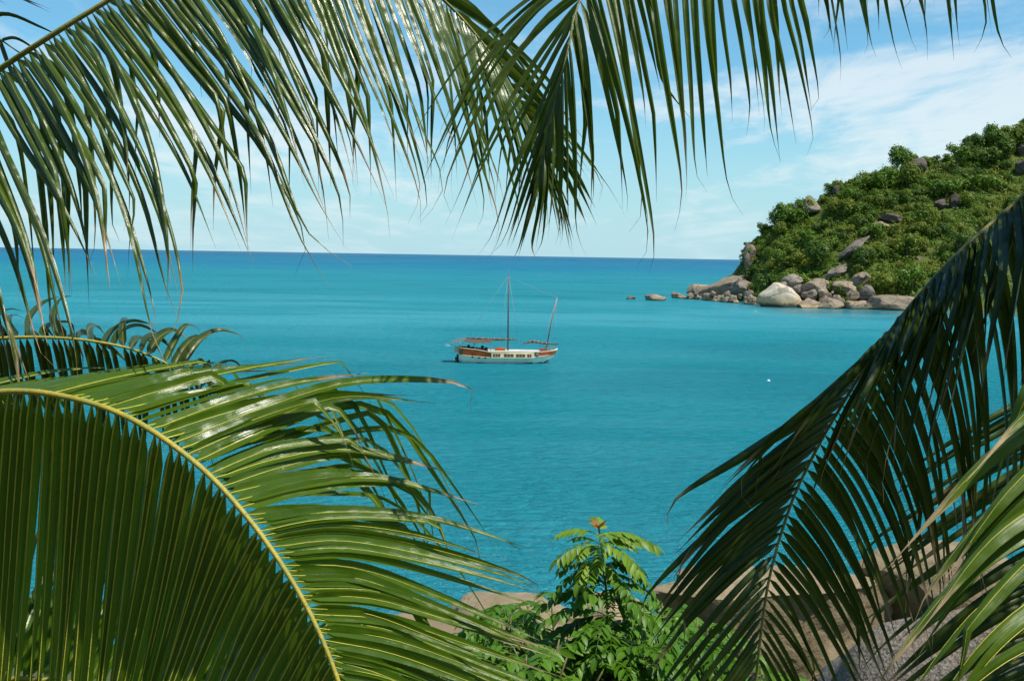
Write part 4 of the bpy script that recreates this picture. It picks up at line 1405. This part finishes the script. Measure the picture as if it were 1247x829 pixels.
def compound_leaf(seed, L, npair, ll, lw, droop):
    """pinnate leaf growing along +X from the origin, arching down"""
    r = random.Random(seed)
    v = []; f = []; uv = []
    def rach(t): return V((L * t * (1 - 0.15 * t), 0, 0.10 * L * math.sin(t * 2.2) - droop * L * t * t))
    def blade(p, d, nrm, l, w):
        d = d.normalized(); s = d.cross(nrm).normalized(); nrm = s.cross(d)
        k = len(v); NS = 5
        for i in range(NS + 1):
            t = i / NS
            hw = w * 0.5 * math.sin(math.pi * min(0.98, max(0.03, t ** 0.8))) ** 0.8
            c = p + d * (l * t) - nrm * (0.22 * l * t * t) 
            for a, h in ((-1, 0.25), (0, 0), (1, 0.25)):
                v.append(c + s * (a * hw) + nrm * (h * hw)); uv.append((0.5 + a * 0.5, t))
            if i:
                b = k + (i - 1) * 3
                f.append((b, b + 1, b + 4, b + 3)); f.append((b + 1, b + 2, b + 5, b + 4))
    for i in range(npair):
        t = 0.22 + 0.74 * i / (npair - 1)
        p = rach(t); tg = (rach(min(t + .02, 1)) - rach(t - .02)).normalized()
        for sg in (1, -1):
            d = V((0, sg, 0)) * 0.85 + tg * r.uniform(0.35, 0.6) + V((0, 0, r.uniform(-0.45, -0.05)))
            blade(p, d, V((0, 0, 1)) + V((r.gauss(0, .2), r.gauss(0, .2), 0)), ll * r.uniform(0.85, 1.12) * (1 - 0.25 * t * t), lw * r.uniform(0.9, 1.1))
    blade(rach(1), rach(1) - rach(.95), V((0, 0, 1)), ll, lw)
    k = len(v)
    NS = 8
    for i in range(NS + 1):
        p = rach(i / NS); w = 0.004 * (1 - 0.6 * i / NS)
        for a, b in ((w, 0), (0, w), (-w, 0), (0, -w)):
            v.append(p + V((0, a, b))); uv.append((0.5, i / NS))
        if i:
            b0 = k + (i - 1) * 4
            for q in range(4): f.append((b0 + q, b0 + (q + 1) % 4, b0 + 4 + (q + 1) % 4, b0 + 4 + q))
    return v, f, uv


LEAFS = [compound_leaf(i, 0.52 + 0.05 * (i % 3), 7 + i % 2, 0.125, 0.054, 0.35 + 0.12 * (i % 2)) for i in range(4)]
YLEAF = [compound_leaf(20 + i, 0.46, 7, 0.13, 0.055, 0.3) for i in range(2)]
LM = {}


def put_leaf(parent, kind, idx, mat, loc, az, pitch, s, name='compound_leaf'):
    key = (kind, idx, mat)
    if key not in LM:
        v, f, uv = (LEAFS if kind == 0 else YLEAF)[idx]
        o = mesh_obj(name, v, f, M[mat], parent, uv)
        LM[key] = o.data
    else:
        o = bpy.data.objects.new(name, LM[key]); COL.objects.link(o); o.parent = parent
    o.location = loc
    o.rotation_euler = (rnd.uniform(-0.3, 0.3), -pitch, az)
    o.scale = (s, s, s)
    return o


def shrub(px, py, d, spread, height, nl, label, seed):
    r = random.Random(seed)
    top = P(px, py, d)
    base = V((top.x, top.y, slope_z(top.x, top.y)))
    H = top.z - base.z
    root = empty('shrub', base)
    tag(root, label, 'shrub', 'shrubs on the slope above the shore')
    stems = MB()
    ends = []
    for k in range(11):
        a = r.uniform(0, 6.28); q = spread * math.sqrt(r.random())
        e = V((math.cos(a) * q, math.sin(a) * q * 0.8, H * (1 - 0.25 * (q / spread) ** 2) * r.uniform(0.86, 1.0)))
        pts = [V((0, 0, -0.1)), V((e.x * 0.25, e.y * 0.25, H * 0.45)), V((e.x * 0.7, e.y * 0.7, H * 0.75)), e]
        cl, L = spline(pts, 12)
        stems.tube(cl, [0.028 - 0.021 * i / 12 for i in range(13)], 6)
        ends.append(cl)
    stems.build('stem', M['twig'], root)
    for i in range(nl):
        cl = r.choice(ends)
        t = 1 - r.random() ** 1.6 * min(0.75, height / max(H, 0.1))
        x = t * 12; k = min(int(x), 11)
        p = cl[k].lerp(cl[k + 1], x - k)
        put_leaf(root, 0, r.randrange(4), 'shrub' if r.random() < 0.7 else 'shrub_mid', p, r.uniform(0, 6.28), r.uniform(-0.3, 0.5), r.uniform(0.8, 1.2))


shrub(622, 716, 9.6, 0.85, 1.9, 100, 'low leafy green shrub under the ends of the glossy frond leaflets', 1)
shrub(690, 694, 10.2, 0.8, 1.9, 100, 'dense leafy green shrub just seaward of the young sapling', 2)
shrub(775, 696, 9.6, 0.85, 1.9, 100, 'leafy green shrub filling the middle between sapling and brown shore rock', 3)
shrub(838, 722, 10.0, 0.8, 1.7, 100, 'green shrub showing through the leaflets of the shaded frond', 4)
shrub(690, 748, 8.6, 0.85, 1.6, 100, 'broad leaved shrub nearest the bottom edge, below the sapling', 5)
shrub(905, 785, 10.4, 0.7, 1.4, 90, 'low shrub at the foot of the shaded frond spine', 6)
shrub(640, 765, 8.4, 0.7, 1.4, 95, 'shrub low in the bottom edge, left of the sapling stem', 8)
shrub(745, 762, 8.8, 0.7, 1.4, 95, 'shrub low in the bottom edge, right of the sapling stem', 9)
shrub(798, 770, 9.2, 0.7, 1.4, 95, 'shrub wedged low between the sapling and the shaded frond', 10)
shrub(650, 722, 10.8, 0.7, 1.9, 95, 'tallest leafy shrub against the smooth tan shore boulder', 11)
shrub(575, 775, 9.0, 0.7, 1.3, 90, 'shrub in the shadow beneath the biggest frond tips', 7)


def sapling():
    r = random.Random(77)
    D = 9.0
    top = P(729, 640, D)
    foot = P(737, 829, D)
    base = V((foot.x, foot.y, slope_z(foot.x, foot.y)))
    root = empty('sapling', base)
    tag(root, 'young sapling with yellow green feathery leaves and a reddish shoot, rising over the shrubs', 'sapling')
    pts = [V((0, 0, -0.1)), foot - base, P(739, 740, D) - base, P(735, 690, D) - base, top - base]
    cl, L = spline(pts, 40)
    b = MB(); b.tube(cl, [0.022 - 0.015 * i / 40 for i in range(41)], 7)
    b.build('stem', M['twig'], root)

    def at_px(py):
        return min(cl, key=lambda q: abs(proj(q + base)[1] - py))
    # (py, azimuth, pitch, scale, young)
    for py, az, pi_, s, y in ((652, 0.1, 0.1, 1.0, 1), (655, 2.9, 0.2, 0.9, 1), (650, 1.6, 0.5, 0.8, 1), (648, -1.4, 0.3, 0.8, 1), (662, 3.5, 0.0, 1.0, 1), (668, -0.7, -0.1, 1.05, 1), (664, 0.0, 0.25, 1.15, 1),
                              (676, 2.6, -0.1, 1.0, 1), (682, -2.2, -0.1, 1.0, 1), (690, 0.3, -0.1, 1.0, 0), (694, 3.3, -0.2, 1.1, 0), (702, -1.0, 0.0, 1.0, 0), (708, 2.2, 0.1, 1.0, 0), (716, 0.2, 0.0, 1.1, 0),
                              (722, -2.6, 0.1, 1.1, 0), (728, 3.1, 0.2, 1.1, 0), (734, -0.5, 0.1, 1.1, 0), (742, 1.0, 0.1, 1.1, 0), (748, -1.8, 0.1, 1.1, 0), (754, 0.1, 0.1, 1.2, 0), (760, 3.0, 0.1, 1.2, 0), (770, -1.2, 0.1, 1.2, 0)):
        if y:
            put_leaf(root, 1, r.randrange(2), 'shrub_young', at_px(py + r.uniform(2, 14)), az + r.uniform(0.6, 1.2), pi_ - 0.15, s * 0.75)
        put_leaf(root, 1 if y else 0, r.randrange(2), 'shrub_young' if y else 'shrub', at_px(py), az, pi_, s * (0.95 if y else 0.9))
    for k in range(26):
        py = r.uniform(684, 800)
        put_leaf(root, 0, r.randrange(4), 'shrub_mid' if py < 740 else 'shrub', at_px(py), r.uniform(0, 6.28), r.uniform(-0.35, 0.4), r.uniform(0.7, 1.1) * (0.75 if py < 715 else 1.0))
    # red shoot
    v = []; f = []; uv = []
    for k in range(9):
        a = k * 2.4; l = r.uniform(0.04, 0.075)
        d = V((math.cos(a) * 0.5, math.sin(a) * 0.5, 1)).normalized(); s = d.orthogonal().normalized()
        p = top - base - V((0, 0, 0.02))
        n = len(v)
        for i in range(5):
            t = i / 4; hw = 0.014 * math.sin(math.pi * (0.1 + 0.85 * t))
            c = p + d * l * t + V((math.cos(a), math.sin(a), 0)) * (0.05 * t * t)
            v += [c - s * hw, c + s * hw]; uv += [(0, t), (1, t)]
            if i: q = n + (i - 1) * 2; f.append((q, q + 1, q + 3, q + 2))
    mesh_obj('red_shoot', v, f, M['shoot_red'], root, uv)


sapling()

# ------------------------------------------------------------------ light and sky
SUN_EL, SUN_AZ = math.radians(62), math.radians(120)  # azimuth from +Y towards +X
to_sun = V((math.sin(SUN_AZ) * math.cos(SUN_EL), math.cos(SUN_AZ) * math.cos(SUN_EL), math.sin(SUN_EL)))
sd = bpy.data.lights.new('sun', 'SUN')
sd.energy = 5.0
sd.angle = math.radians(0.55)
sd.color = (1.0, 0.945, 0.83)
so = bpy.data.objects.new('sun', sd)
COL.objects.link(so)
so.rotation_euler = (-to_sun).to_track_quat('-Z', 'Y').to_euler()
so.location = (20, -20, 60)

w = bpy.data.worlds.new('World')
sc.world = w
w.use_nodes = True
nt = w.node_tree
nt.nodes.clear()


class WT(NT):
    def __init__(s, tree):
        s.t = tree


t = WT(nt)
out = t.n('ShaderNodeOutputWorld')
bg = t.n('ShaderNodeBackground')
sky = t.n('ShaderNodeTexSky')
sky.sky_type = 'NISHITA'
sky.sun_disc = False
sky.sun_elevation = SUN_EL
sky.sun_rotation = SUN_AZ
sky.air_density = 1.0
sky.dust_density = 0.6
sky.ozone_density = 1.6
tc = t.n('ShaderNodeTexCoord').outputs['Generated']
sp = t.n('ShaderNodeSeparateXYZ'); t.l(tc, sp.inputs[0])
zz = t.math('ADD', t.math('MAXIMUM', sp.outputs[2], 0.0), 0.10)
cu = t.math('DIVIDE', sp.outputs[0], zz); cv = t.math('DIVIDE', sp.outputs[1], zz)
cmb = t.n('ShaderNodeCombineXYZ'); t.l(cu, cmb.inputs[0]); t.l(cv, cmb.inputs[1])
n1 = t.noise(t.mapping(cmb.outputs[0], (0.62, 0.36, 1), (1.7, 4.1, 0), (0, 0, 0.15)), 1.0, 7, 0.58, 0.6)
n2 = t.noise(t.mapping(cmb.outputs[0], (2.6, 1.1, 1), (3.3, 0.4, 0), (0, 0, -0.2)), 1.0, 7, 0.64, 0.4)
cl = t.math('ADD', t.math('MULTIPLY', n1, 0.66), t.math('MULTIPLY', n2, 0.34))
az = t.math('DIVIDE', sp.outputs[0], t.math('MAXIMUM', sp.outputs[1], 0.05))
bank = t.math('MULTIPLY', t.ss(az, 0.16, 0.36), t.math('MULTIPLY', t.ss(sp.outputs[2], 0.07, 0.11), t.ss(sp.outputs[2], 0.15, 0.21, 1.0, 0.0)))
cl = t.math('ADD', cl, t.math('MULTIPLY', bank, 0.055))
cloud = t.ss(cl, 0.47, 0.60)
veil = t.math('MULTIPLY', t.ss(sp.outputs[2], 0.0, 0.18, 0.88, 0.10), t.ss(sp.outputs[2], 0.24, 0.5, 1.0, 0.0))
skyc = t.mix(1.0, sky.outputs[0], (0.52, 1.02, 1.16), 'MULTIPLY')
skyc = t.mix(veil, skyc, (3.9, 5.9, 6.6))
col = t.mix(t.math('MULTIPLY', t.math('MULTIPLY', cloud, 0.72), t.math('MULTIPLY', t.ss(sp.outputs[2], 0.0, 0.09, 0.35, 1.0), t.ss(sp.outputs[2], 0.26, 0.55, 1.0, 0.05))), skyc, (6.6, 7.2, 7.4))
t.l(col, bg.inputs[0])
bg.inputs[1].default_value = 0.10
t.l(bg.outputs[0], out.inputs[0])

sc.view_settings.view_transform = 'Standard'
sc.view_settings.look = 'None'
sc.view_settings.exposure = 0.38
sc.view_settings.gamma = 1.0
sc.view_settings.use_curve_mapping = False
sc.cycles.max_bounces = 6
sc.cycles.transparent_max_bounces = 8
